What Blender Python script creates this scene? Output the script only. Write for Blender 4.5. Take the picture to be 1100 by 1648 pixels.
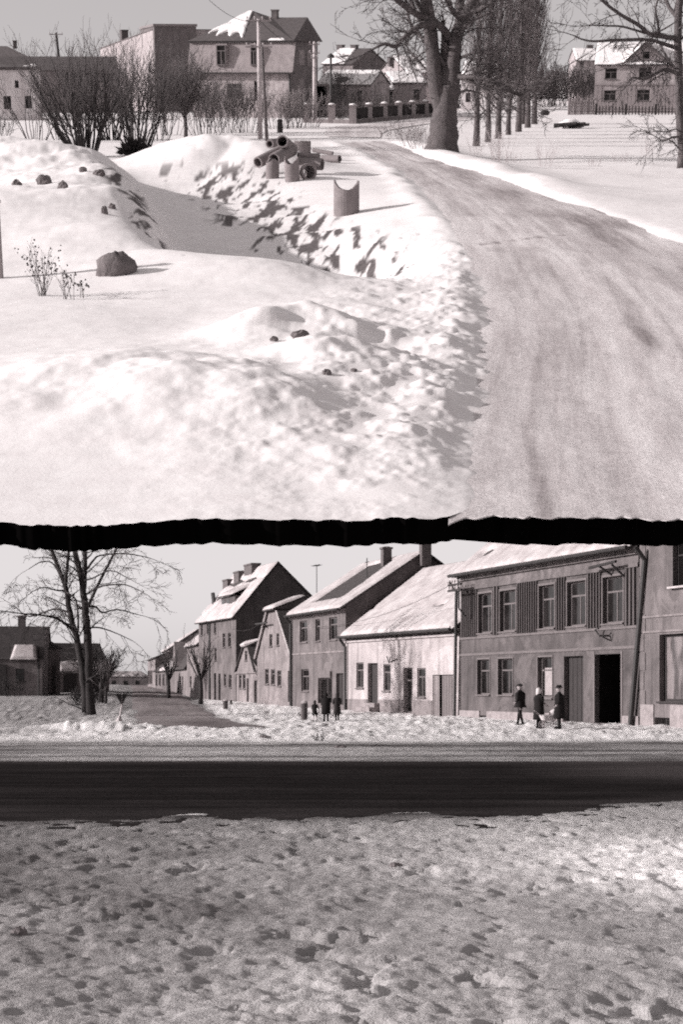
import bpy, math, random
import numpy as np
from mathutils import Matrix, Vector
R = math.radians
scene = bpy.context.scene
for o in list(bpy.data.objects):
    bpy.data.objects.remove(o)
COL = scene.collection

# ------------------------------------------------------------------ camera
FPX = 3000.0                       # focal length in photograph pixels (photograph 1100 px wide)
EYE = 1.6                          # eye height over the village street
cam_d = bpy.data.cameras.new("camera")
cam = bpy.data.objects.new("camera", cam_d)
COL.objects.link(cam)
cam.location = (0, 0, EYE)
cam.rotation_euler = (R(90), 0, 0)
cam_d.sensor_fit = 'HORIZONTAL'
cam_d.sensor_width = 36.0
cam_d.lens = 36.0 * FPX / 1100.0
cam_d.shift_y = 281.0 / 1100.0
cam_d.clip_start = 0.5
cam_d.clip_end = 6000.0
scene.camera = cam

# ------------------------------------------------------------------ sky, sun, exposure
SUN_EL, SUN_AZ = 18.5, 10.0        # elevation; degrees towards the viewer from due left
sun_dir = Vector((-math.cos(R(SUN_EL)) * math.cos(R(SUN_AZ)), -math.cos(R(SUN_EL)) * math.sin(R(SUN_AZ)), math.sin(R(SUN_EL))))
world = bpy.data.worlds.new("World")
scene.world = world
world.use_nodes = True
wn = world.node_tree
for n in list(wn.nodes):
    wn.nodes.remove(n)
w_out = wn.nodes.new('ShaderNodeOutputWorld')
w_bg = wn.nodes.new('ShaderNodeBackground')
w_sky = wn.nodes.new('ShaderNodeTexSky')
w_bw = wn.nodes.new('ShaderNodeRGBToBW')
w_mul = wn.nodes.new('ShaderNodeMixRGB')
w_sky.sky_type = 'NISHITA'
w_sky.sun_disc = False
w_sky.sun_elevation = R(SUN_EL)
w_sky.sun_rotation = math.atan2(sun_dir.x, sun_dir.y)
w_sky.air_density = 1.0
w_sky.dust_density = 1.0
w_sky.ozone_density = 1.0
w_mul.blend_type = 'MULTIPLY'
w_mul.inputs[0].default_value = 1.0
w_mul.inputs[2].default_value = (1.0, 0.945, 0.95, 1)      # the warm grey of the toned print
w_bg.inputs[1].default_value = 0.15
wn.links.new(w_sky.outputs[0], w_bw.inputs[0])
w_gam = wn.nodes.new('ShaderNodeMath'); w_gam.operation = 'POWER'; w_gam.inputs[1].default_value = 0.55   # thin winter haze: an evener sky
wn.links.new(w_bw.outputs[0], w_gam.inputs[0])
wn.links.new(w_gam.outputs[0], w_mul.inputs[1])
wn.links.new(w_mul.outputs[0], w_bg.inputs[0])
wn.links.new(w_bg.outputs[0], w_out.inputs[0])
sun_l = bpy.data.lights.new("sun", 'SUN')
sun_l.energy = 2.6
sun_l.angle = R(1.3)          # low winter sun through thin haze
sun_l.color = (1.0, 0.96, 0.95)
sun = bpy.data.objects.new("sun", sun_l)
COL.objects.link(sun)
sun.location = (-60, -20, 80)
sun.rotation_euler = sun_dir.to_track_quat('Z', 'Y').to_euler()
scene.view_settings.view_transform = 'Standard'
scene.view_settings.look = 'None'
scene.view_settings.gamma = 1.0
scene.view_settings.exposure = 1.27
scene.cycles.max_bounces = 5
scene.cycles.diffuse_bounces = 3
scene.cycles.transparent_max_bounces = 4
scene.cycles.filter_width = 2.0
scene.cycles.use_denoising = False
scene.cycles.use_adaptive_sampling = True
scene.cycles.adaptive_threshold = 0.05
scene.cycles.adaptive_min_samples = 16
scene.cycles.sample_clamp_indirect = 4.0

# ------------------------------------------------------------------ two levels: the street below, the snowy slope above it
EYE_U = 4.2                        # eye height over the plane of the upper slope
TH = math.atan(985.0 / FPX)        # the slope rises away from the viewer
U = Matrix.Translation((0, 0, EYE)) @ Matrix.Rotation(TH, 4, 'X') @ Matrix.Translation((0, 0, -EYE_U))
I4 = Matrix.Identity(4)
RX = Matrix.Rotation(-TH, 3, 'X')

class Level:
    def __init__(s, M, eye):
        s.M = M; s.eye = eye
    def ray(s, px, py):
        d = Vector(((px - 550) / FPX, 1.0, (1105 - py) / FPX))
        return RX @ d if s.M is U else d
    def ground(s, px, py, h=0.0):
        d = s.ray(px, py); k = (h - s.eye) / d.z
        return Vector((d.x * k, d.y * k, h))
    def at(s, px, py, dist):
        d = s.ray(px, py); k = dist / d.y
        return Vector((d.x * k, dist, s.eye + d.z * k))
    def mpp(s, dist):              # metres covered by one photograph pixel
        return s.at(551, 400, dist).x - s.at(550, 400, dist).x
LO = Level(I4, EYE)
UP = Level(U, EYE_U)

# ------------------------------------------------------------------ noise
_rs = np.random.RandomState(7)
_T = _rs.rand(256, 256)
def vn(x, y, seed=0):
    x = np.asarray(x, float) + seed * 17.31; y = np.asarray(y, float) + seed * 9.73
    xi = np.floor(x).astype(int); yi = np.floor(y).astype(int)
    fx = x - xi; fy = y - yi
    fx = fx * fx * (3 - 2 * fx); fy = fy * fy * (3 - 2 * fy)
    a = _T[xi & 255, yi & 255]; b = _T[(xi + 1) & 255, yi & 255]
    c = _T[xi & 255, (yi + 1) & 255]; d = _T[(xi + 1) & 255, (yi + 1) & 255]
    return (a * (1 - fx) + b * fx) * (1 - fy) + (c * (1 - fx) + d * fx) * fy
def fbm(x, y, seed=0, o=4):
    s = 0; a = 0.5; t = 0
    for k in range(o):
        s = s + a * vn(np.asarray(x) * 2 ** k, np.asarray(y) * 2 ** k, seed + k * 3.7); t += a; a *= 0.5
    return s / t
def sst(a, b, x):
    t = np.clip((np.asarray(x, float) - a) / (b - a), 0, 1)
    return t * t * (3 - 2 * t)

# ------------------------------------------------------------------ materials
TINT = (1.0, 0.875, 0.885)
def tone(g):
    k = min(1, max(0, (g - 0.3) / 0.5))
    return (g * 1.0, g * (TINT[1] + (0.965 - TINT[1]) * k), g * (TINT[2] + (0.965 - TINT[2]) * k), 1)
class N:
    def __init__(s, name, rough=0.9, spec=0.2):
        s.m = bpy.data.materials.new(name); s.m.use_nodes = True
        s.t = s.m.node_tree; s.b = s.t.nodes['Principled BSDF']
        s.b.inputs['Roughness'].default_value = rough
        s.b.inputs['Specular IOR Level'].default_value = spec
    def n(s, kind, **kw):
        x = s.t.nodes.new(kind)
        for k, v in kw.items(): setattr(x, k, v)
        return x
    def l(s, a, b): s.t.links.new(a, b)
    def co(s, scale=(1, 1, 1), out='Object'):
        c = s.n('ShaderNodeTexCoord'); m = s.n('ShaderNodeMapping')
        m.inputs['Scale'].default_value = scale; s.l(c.outputs[out], m.inputs[0]); return m.outputs[0]
    def noise(s, vec, scale, detail=5, rough=0.6, dist=0.0):
        x = s.n('ShaderNodeTexNoise'); x.inputs['Scale'].default_value = scale; x.inputs['Detail'].default_value = detail
        x.inputs['Roughness'].default_value = rough; x.inputs['Distortion'].default_value = dist
        s.l(vec, x.inputs[0]); return x.outputs[0]
    def ramp(s, fac, a, b, lo=0.0, hi=1.0):
        x = s.n('ShaderNodeMapRange'); x.inputs[1].default_value = a; x.inputs[2].default_value = b
        x.inputs[3].default_value = lo; x.inputs[4].default_value = hi; s.l(fac, x.inputs[0]); return x.outputs[0]
    def mix(s, fac, a, b):
        x = s.n('ShaderNodeMixRGB')
        if isinstance(fac, float): x.inputs[0].default_value = fac
        else: s.l(fac, x.inputs[0])
        for i, c in ((1, a), (2, b)):
            if isinstance(c, (int, float)): x.inputs[i].default_value = tone(c)
            elif isinstance(c, tuple): x.inputs[i].default_value = c
            else: s.l(c, x.inputs[i])
        return x.outputs[0]
    def attr(s, name):
        x = s.n('ShaderNodeAttribute'); x.attribute_name = name; return x.outputs['Fac']
    def math(s, op, a, b):
        x = s.n('ShaderNodeMath', operation=op)
        for i, v in ((0, a), (1, b)):
            if isinstance(v, (int, float)): x.inputs[i].default_value = v
            else: s.l(v, x.inputs[i])
        return x.outputs[0]
    def bump(s, h, strength, dist):
        x = s.n('ShaderNodeBump'); x.inputs['Strength'].default_value = strength; x.inputs['Distance'].default_value = dist
        s.l(h, x.inputs['Height']); s.l(x.outputs[0], s.b.inputs['Normal'])
    def col(s, c):
        if isinstance(c, (int, float)): s.b.inputs['Base Color'].default_value = tone(c)
        else: s.l(c, s.b.inputs['Base Color'])
def pm(name, lo, hi, scale=2.0, rough=0.9, bump=0.3, bdist=0.02, stretch=(1, 1, 1), spec=0.2, fine=30.0, a=0.3, b=0.7, streak=None):
    """weathered surface: broad stains between two greys plus a fine grain and a small relief"""
    m = N(name, rough, spec); v = m.co(stretch)
    broad = m.noise(v, scale, 6, 0.65, 0.4); grain = m.noise(v, fine, 3, 0.6)
    f = m.math('ADD', m.math('MULTIPLY', broad, 0.7), m.math('MULTIPLY', grain, 0.3))
    c = m.mix(m.ramp(f, a, b), lo, hi)
    if streak is None: streak = .55 if 'plaster' in name else 0.0
    if streak:                       # rain streaks and flaking patches
        st = m.noise(m.co((1.6, 1.6, .16)), 1.0, 6, .7, .3); pt = m.noise(m.co(), .55, 7, .72, .8)
        c = m.mix(m.ramp(st, .48, .68, 0.0, streak), c, lo * .6)
        c = m.mix(m.ramp(pt, .56, .60, 0.0, streak * .8), c, hi * 1.25)
    m.col(c)
    if bump: m.bump(grain, bump, bdist)
    return m.m
M = {}
M['plaster'] = pm('plaster_grey', .075, .175, 0.7, fine=14, a=.34, b=.64)
M['plaster_shaded'] = pm('plaster_shaded', .065, .12, 1.2, fine=18)  # shaded copy of the grey plaster, for gables turned from the sun
M['plaster_white'] = pm('plaster_white', .24, .42, 0.6, fine=15, a=.3, b=.6)
M['plaster_mid'] = pm('plaster_mid', .13, .25, 0.8, fine=16, a=.34, b=.64)
M['plaster_dim'] = pm('plaster_dim', .055, .125, 0.7, fine=14, a=.36, b=.64)
M['up_mid'] = pm('up_plaster', .27, .40, 0.9, fine=16)  # upper-level walls: paler copies, haze painted into their greys
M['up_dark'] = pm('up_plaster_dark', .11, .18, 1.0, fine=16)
M['up_dim'] = pm('up_plaster_dim', .17, .26, 1.0, fine=16)
M['up_white'] = pm('up_plaster_white', .48, .68, 0.8, fine=15)
M['up_grey'] = pm('up_plaster_grey', .26, .36, 0.9, fine=16)
M['up_tile'] = pm('up_roof_tile', .06, .12, 3.0, bump=.6, fine=22)
M['up_wood'] = pm('up_boards', .20, .30, 2.0, stretch=(5, 5, .5), fine=25)
M['trim'] = pm('trim_paint', .10, .17, 2.0, fine=20)
M['boards'] = pm('weathered_boards', .06, .115, 2.0, stretch=(3, 3, .4), fine=25)
M['wood_dark'] = pm('dark_wood', .025, .055, 2.0, stretch=(6, 6, .5), fine=25)
M['wood'] = pm('grey_wood', .10, .18, 2.0, stretch=(5, 5, .5), fine=25)
M['pole_pale'] = pm('pale_pole', .34, .50, 2.0, stretch=(5, 5, .5), fine=25)
M['tile'] = pm('roof_tile', .035, .085, 3.0, bump=.6, fine=22)
M['tile_mid'] = pm('roof_slate', .09, .16, 2.0, bump=.6, fine=22)
M['tile_light'] = pm('mansard_tile', .20, .33, 1.6, bump=.6, fine=12)
M['brick'] = pm('chimney_brick', .07, .15, 3.0, bump=.5, fine=20)
M['metal_dark'] = pm('dark_iron', .02, .04, 3.0, rough=.6, spec=.4, bump=0)
M['metal'] = pm('grey_zinc', .12, .22, 3.0, rough=.5, spec=.4, bump=0)
M['void'] = pm('dark_interior', .006, .012, 2.0, bump=0, spec=0)
M['bark'] = pm('bark', .06, .16, 3.0, bump=1.0, bdist=.05, stretch=(3, 3, .6), fine=14)
M['bark_dark'] = pm('dark_bark', .02, .05, 3.0, bump=1.0, bdist=.03, stretch=(3, 3, .6), fine=14)
M['bark_pale'] = pm('pale_bark', .09, .17, 3.0, bump=1.0, bdist=.03, stretch=(3, 3, .6), fine=14)
M['twig'] = pm('twigs', .05, .10, 3.0, bump=0)
M['twig_pale'] = pm('pale_twigs', .11, .19, 3.0, bump=0)
M['twig_dark'] = pm('dark_twigs', .018, .04, 3.0, bump=0)
M['needles'] = pm('needles', .018, .05, 3.0, bump=0)
M['dry_grass'] = pm('dry_grass', .20, .32, 3.0, bump=0)
M['concrete'] = pm('pipe_concrete', .15, .25, 2.5, fine=25, bump=.5)
M['earth'] = pm('frozen_earth', .09, .19, 4.0, bump=1.0, bdist=.05, fine=12)
M['coat'] = pm('dark_coat', .010, .020, 4.0, bump=0, spec=.1)
M['coat_grey'] = pm('worn_coat', .022, .05, 4.0, bump=0, spec=.1)
M['skin'] = pm('skin', .28, .34, 4.0, bump=0)
M['cloth_pale'] = pm('pale_cloth', .45, .6, 4.0, bump=0)
M['hair'] = pm('hair', .015, .03, 9.0, bump=0)
M['paper'] = pm('poster_paper', .2, .38, 5.0, bump=0, fine=9)
M['stone'] = pm('plinth_stone', .16, .34, 2.5, bump=.8, fine=9)
M['wire'] = pm('wire', .03, .05, 3.0, bump=0)

def glass_mat(name, g, spec=.6, cur=0.0):
    m = N(name, .12, spec); v = m.co((1, 1, .35))
    f = m.noise(v, 2.3, 2, .5)
    m.col(m.mix(m.ramp(f, .42, .62), g * .35, g))
    return m.m
M['glass'] = glass_mat('window_glass', .022, .22)
M['glass_pale'] = glass_mat('curtained_glass', .20, .4)
M['glass_dark'] = glass_mat('dark_glass', .018, .35)

# roof snow
def snow_mat(name, g=.56, gl=.36):
    m = N(name, .85, .15); v = m.co()
    a = m.noise(v, 1.2, 6, .65); b = m.noise(v, 14.0, 4, .6)
    m.col(m.mix(m.ramp(a, .35, .7), gl, g))
    m.bump(m.math('ADD', a, m.math('MULTIPLY', b, .35)), .5, .06)
    return m.m
M['snow'] = snow_mat('roof_snow')
M['up_snow'] = snow_mat('up_roof_snow', .86, .68)
ROOF_SNOW = 'snow'

def ground_mat(name, snow_g, dirt_lo, dirt_hi, bscale, bstr, bd, bmid=1.0, bfine=.45):
    """snow; 'dirt' darkens it to trodden slush and painted shade, 'earth' lets bare soil through"""
    m = N(name, .9, .1); v = m.co()
    broad = m.noise(v, .35, 6, .65); mid = m.noise(v, 2.2, 6, .7); fine = m.noise(v, bscale, 5, .7)
    clean = m.mix(m.ramp(mid, .3, .7), snow_g * .88, snow_g)
    slush = m.mix(m.ramp(m.math('ADD', m.math('MULTIPLY', mid, .5), m.math('MULTIPLY', fine, .5)), .36, .66), dirt_lo, dirt_hi)
    d = m.attr('dirt_shade')
    dn = m.math('ADD', d, m.math('MULTIPLY', m.math('SUBTRACT', broad, .5), .5))
    x = m.n('ShaderNodeMath', operation='MULTIPLY'); m.l(dn, x.inputs[0]); m.l(m.ramp(d, 0.0, .1), x.inputs[1]); x.use_clamp = True
    grit = m.noise(m.co((1, .6, 1)), bscale * .55, 4, .75, .6); spots = m.noise(m.co((1, .6, 1)), 3.2, 5, .7)
    gf = m.math('MULTIPLY', m.ramp(m.math('ADD', m.math('MULTIPLY', grit, .6), m.math('MULTIPLY', spots, .4)), .50, .64), m.ramp(d, .3, .8, 0.0, .75))
    slush = m.mix(gf, slush, dirt_lo * .35)
    c = m.mix(x.outputs[0], clean, slush)
    soil = m.mix(m.ramp(fine, .35, .65), .06, .15)
    c = m.mix(m.attr('earth'), c, soil)
    m.col(c)
    relief = m.noise(m.co((1.2, .7, 1)), 1.1, 2, .5, .5); grain = m.noise(v, bscale * 2.5, 3, .6)
    m.bump(m.math('ADD', m.math('ADD', m.math('MULTIPLY', relief, bmid), m.math('MULTIPLY', grain, .25)), m.math('MULTIPLY', fine, bfine)), bstr, bd)
    return m.m
M['snow_up'] = ground_mat('snow_on_slope', .76, .34, .60, 9.0, .30, .06, .4, .06)
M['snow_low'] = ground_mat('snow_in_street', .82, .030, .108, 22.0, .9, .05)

def road_mat(name, lo, hi, dlo, dhi):
    """along the road (v) streaks; 'dark' mixes to worn wheel tracks and, on the asphalt, a painted light leak"""
    m = N(name, .95, .0)
    c = m.n('ShaderNodeTexCoord'); mp = m.n('ShaderNodeMapping'); mp.inputs['Scale'].default_value = (2.2, .12, 1); m.l(c.outputs['UV'], mp.inputs[0])
    s1 = m.noise(mp.outputs[0], 1.0, 9, .74, .15); o = m.co(); s2 = m.noise(o, 1.6, 6, .7); s3 = m.noise(o, 9.0, 5, .75)
    f = m.math('ADD', m.math('MULTIPLY', s1, .62), m.math('ADD', m.math('MULTIPLY', s2, .16), m.math('MULTIPLY', s3, .22)))
    base = m.mix(m.ramp(f, .35, .65), lo, hi)
    dark = m.mix(m.ramp(f, .35, .65), dlo, dhi)
    a = m.math('MULTIPLY', m.attr('dark'), m.ramp(f, .25, .6, 1.25, .75)); 
    m.col(m.mix(a, base, dark)); m.bump(m.math('ADD', s3, m.math('MULTIPLY', s1, .6)), .5, .04)
    return m.m
M['road_up'] = road_mat('packed_snow_road', .44, .72, .16, .36)
M['road_low'] = road_mat('shadowed_asphalt', .007, .034, .05, .13)  # greys deepened to hold a shadow band across the road
M['road_side'] = road_mat('slushy_street', .09, .20, .22, .40)
M['edge'] = pm('film_gap_black', .0015, .003, 2.0, spec=0, bump=0)  # black of the added face that fills the film gap

# ------------------------------------------------------------------ mesh building
class MB:
    def __init__(s): s.v = []; s.f = []
    def add(s, vs, fs):
        k = len(s.v); s.v += [tuple(p) for p in vs]; s.f += [tuple(i + k for i in f) for f in fs]
    def poly(s, *p): s.add(p, [tuple(range(len(p)))])
    def box(s, x0, y0, z0, x1, y1, z1):
        s.add([(x0, y0, z0), (x1, y0, z0), (x1, y1, z0), (x0, y1, z0), (x0, y0, z1), (x1, y0, z1), (x1, y1, z1), (x0, y1, z1)],
              [(0, 3, 2, 1), (4, 5, 6, 7), (0, 1, 5, 4), (1, 2, 6, 5), (2, 3, 7, 6), (3, 0, 4, 7)])
    def slab(s, A, B, C, D, th):
        A, B, C, D = map(Vector, (A, B, C, D)); n = (B - A).cross(D - A).normalized() * th
        s.add([A - n, B - n, C - n, D - n, A, B, C, D], [(3, 2, 1, 0), (4, 5, 6, 7), (0, 1, 5, 4), (1, 2, 6, 5), (2, 3, 7, 6), (3, 0, 4, 7)])
    def prism(s, pts, y0, y1):          # outline in x,z swept along y
        n = len(pts)
        s.add([(x, y0, z) for x, z in pts] + [(x, y1, z) for x, z in pts],
              [tuple(range(n)), tuple(range(2 * n - 1, n - 1, -1))] + [(i, i + n, (i + 1) % n + n, (i + 1) % n) for i in range(n)])
    def loft(s, rings, cap=True, closed=True):
        n = len(rings[0]); k = len(s.v)
        for r in rings: s.v += [tuple(p) for p in r]
        for j in range(len(rings) - 1):
            for i in range(n if closed else n - 1):
                s.f.append((k + j * n + i, k + j * n + (i + 1) % n, k + (j + 1) * n + (i + 1) % n, k + (j + 1) * n + i))
        if cap:
            s.f.append(tuple(k + i for i in range(n - 1, -1, -1)))
            s.f.append(tuple(k + (len(rings) - 1) * n + i for i in range(n)))
    def tube(s, pts, rad, n=6, cap=True):
        pts = [Vector(p) for p in pts]
        if not hasattr(rad, '__len__'): rad = [rad] * len(pts)
        rings = []; up = None
        for i, p in enumerate(pts):
            d = (pts[min(i + 1, len(pts) - 1)] - pts[max(i - 1, 0)])
            if d.length < 1e-9: d = Vector((0, 0, 1))
            d.normalize()
            if up is None: up = d.orthogonal().normalized()
            up = (up - d * up.dot(d))
            up = up.normalized() if up.length > 1e-6 else d.orthogonal().normalized()
            w = d.cross(up)
            rings.append([p + (up * math.cos(2 * math.pi * k / n) + w * math.sin(2 * math.pi * k / n)) * rad[i] for k in range(n)])
        s.loft(rings, cap)
    def lathe(s, prof, c=(0, 0, 0), n=16, sx=1, sy=1, cap=True):
        s.loft([[(c[0] + r * sx * math.cos(2 * math.pi * k / n), c[1] + r * sy * math.sin(2 * math.pi * k / n), c[2] + z) for k in range(n)] for r, z in prof], cap)
    def blob(s, c, r, seed=0, n=10, amp=.25, sc=(1, 1, 1)):
        rr = random.Random(seed); m = n // 2 + 1; rings = []
        for j in range(m + 1):
            th = math.pi * j / m; ring = []
            for k in range(n):
                ph = 2 * math.pi * k / n
                q = r * (1 + amp * (rr.random() - .5) * 2) * (1 if 0 < j < m else .98)
                ring.append((c[0] + sc[0] * q * max(.02, math.sin(th)) * math.cos(ph), c[1] + sc[1] * q * max(.02, math.sin(th)) * math.sin(ph), c[2] - sc[2] * q * math.cos(th)))
            rings.append(ring)
        s.loft(rings)
    def build(s, name, mat, parent=None, Mx=None, smooth=False):
        me = bpy.data.meshes.new(name); me.from_pydata(s.v, [], s.f)
        o = bpy.data.objects.new(name, me); COL.objects.link(o)
        mats = mat if isinstance(mat, (list, tuple)) else [mat]
        for q in mats: me.materials.append(M[q] if isinstance(q, str) else q)
        if smooth: me.polygons.foreach_set('use_smooth', [True] * len(me.polygons))
        me.update()
        if parent is not None: o.parent = parent
        if Mx is not None: o.matrix_world = Mx
        return o
def grid_obj(name, P, mat, attrs=None, uv=None, Mx=None, smooth=True):
    """P: rows x cols x 3 array"""
    nr, nc = P.shape[:2]
    me = bpy.data.meshes.new(name)
    idx = np.arange(nr * nc).reshape(nr, nc)
    f = np.stack([idx[:-1, :-1], idx[:-1, 1:], idx[1:, 1:], idx[1:, :-1]], -1).reshape(-1, 4)
    me.from_pydata(P.reshape(-1, 3).tolist(), [], f.tolist())
    if smooth: me.polygons.foreach_set('use_smooth', [True] * len(me.polygons))
    me.materials.append(M[mat] if isinstance(mat, str) else mat)
    for k, v in (attrs or {}).items():
        a = me.attributes.new(k, 'FLOAT', 'POINT'); a.data.foreach_set('value', np.asarray(v, float).reshape(-1))
    if uv is not None:
        l = me.uv_layers.new(name='UVMap'); q = np.asarray(uv, float).reshape(-1, 2)[f.reshape(-1)]
        l.data.foreach_set('uv', q.reshape(-1))
    me.update()
    o = bpy.data.objects.new(name, me); COL.objects.link(o)
    if Mx is not None: o.matrix_world = Mx
    return o
def tag(o, label=None, cat=None, group=None, kind=None):
    if label: o['label'] = label
    if cat: o['category'] = cat
    if group: o['group'] = group
    if kind: o['kind'] = kind
    return o
def thing(name, label, cat, Mx, group=None):
    o = bpy.data.objects.new(name, None); COL.objects.link(o); o.empty_display_size = .2
    o.matrix_world = Mx
    return tag(o, label, cat, group, 'thing')
def TR(p, rz=0.0, sc=1.0): return Matrix.Translation(p) @ Matrix.Rotation(rz, 4, 'Z') @ Matrix.Scale(sc, 4)
def copy_tree(o, Mx, label=None):
    c = o.copy(); COL.objects.link(c); c.matrix_world = Mx
    if label: c['label'] = label
    for ch in list(o.children):
        d = ch.copy(); COL.objects.link(d); d.parent = c; d.matrix_parent_inverse = Matrix.Identity(4); d.matrix_basis = ch.matrix_basis.copy()
        for g in list(ch.children):
            e = g.copy(); COL.objects.link(e); e.parent = d; e.matrix_parent_inverse = Matrix.Identity(4); e.matrix_basis = g.matrix_basis.copy()
    return c

# ------------------------------------------------------------------ the street level: ground and roads
_gy = [-80, 95, 115, 140, 155, 175, 200, 240, 400, 6000]
_gz = [0, 0, .17, .40, .47, .80, 1.15, 1.45, 1.58, 1.60]
def gL0(x, y):
    x = np.asarray(x, float); y = np.asarray(y, float)
    return np.interp(y, _gy, _gz) + .35 * sst(8, 20, -x) * sst(95, 150, y)
ROAD_FAR, ROAD_NEAR = 39.6, 24.0
_sc = None
def street_mask(x, y):
    global _sc
    if _sc is None:
        a, b = side_poly(); _sc = sorted([(.5 * (p.y + q.y), .5 * (p.x + q.x), .5 * abs(q.x - p.x)) for p, q in zip(a, b)])
    yy = [c[0] for c in _sc]
    cx = np.interp(y, yy, [c[1] for c in _sc]); hw = np.interp(y, yy, [c[2] for c in _sc])
    w = .4 * (fbm(x * .6, y * .25, 66, 3) - .5) * 2
    return sst(-.5, .7, hw - np.abs(x - cx) + w) * sst(69, 73, y) * (1 - sst(yy[-1], yy[-1] + 6, y))
def gL(x, y):
    x = np.asarray(x, float); y = np.asarray(y, float)
    z = gL0(x, y)
    n = fbm(x * .9, y * .9, 1, 5) - .5; n2 = fbm(x * 3.1, y * 2.4, 5, 4) - .5
    near = ROAD_NEAR - 1.1 * sst(-5, 4, -x) + 3.2 * sst(1.5, 5.5, x) + 1.0 * (fbm(x * .35, x * 0 + 3, 8) - .5) + 1.6 * (fbm(x * 1.1, y * .5, 10, 3) - .5)
    inroad = sst(-.9, .9, y - near) * sst(-1.7, 1.7, ROAD_FAR - y + .6 * (fbm(x * .2, x * 0, 9) - .5))
    fg = 1 - sst(-.6, .6, y - near)
    # trodden snow in front: hollows and lumps
    hol = np.clip(fbm(x * 3.2, y * 2.2, 21, 3) - .56, 0, 1)
    n3 = fbm(x * 11, y * 8, 23, 4) - .5; n4 = np.abs(fbm(x * 3.0, y * 2.2, 25, 4) - .5)
    z = z + fg * (.03 + .06 * n + .03 * n2 + (.05 + .10 * vn(x * .5, y * .35, 27)) * n3 + .05 * sst(.44, .54, fbm(x * 2.3, y * 1.7, 28, 4)) - .11 * sst(.61, .68, fbm(x * 3.4, y * 2.4, 21, 5)) * vn(x * .6, y * .5, 29)) * .36 * (.35 + .65 * sst(0, 2.5, near - y) + .2 * sst(5, 12, near - y))
    mid = sst(-.3, 1.0, y - ROAD_FAR) * (1 - sst(52, 58, y)); far = sst(52, 58, y) * (1 - sst(118, 150, y))
    z = z + mid * (.05 + .05 * n + .03 * n2) + far * (.08 + .16 * n + .18 * n2) + sst(118, 150, y) * (.08 + .1 * n)
    z = z + .30 * np.exp(-(((x + 8.6) / 2.4) ** 2 + ((y - 67.5) / 2.6) ** 2)) * (.8 + .6 * n2)      # ploughed heap at the corner
    sm = street_mask(x, y); z = z * (1 - sm) + sm * (gL0(x, y) - .015 + .20 * (fbm(x * .8, y * .22, 67, 4) - .5))
    z = z - inroad * .07
    return z
def side_poly():
    L = [(215, 1172), (216, 1163), (222, 1148), (218, 1132), (210, 1120), (204, 1113)]
    Rr = [(440, 1172), (400, 1166), (345, 1153), (300, 1137), (254, 1121), (234, 1114)]
    a = []; b = []
    for (p, q) in zip(L, Rr):
        out = []
        for (px, py) in (p, q):
            g = LO.ground(px, py, 0)
            for _ in range(6):
                y = g.y; h = float(gL0(g.x, g.y)) ; g = LO.ground(px, py, min(h, 1.6 - (py - 1105) / FPX * 40))
            out.append(g)
        a.append(out[0]); b.append(out[1])
    return a, b
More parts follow.
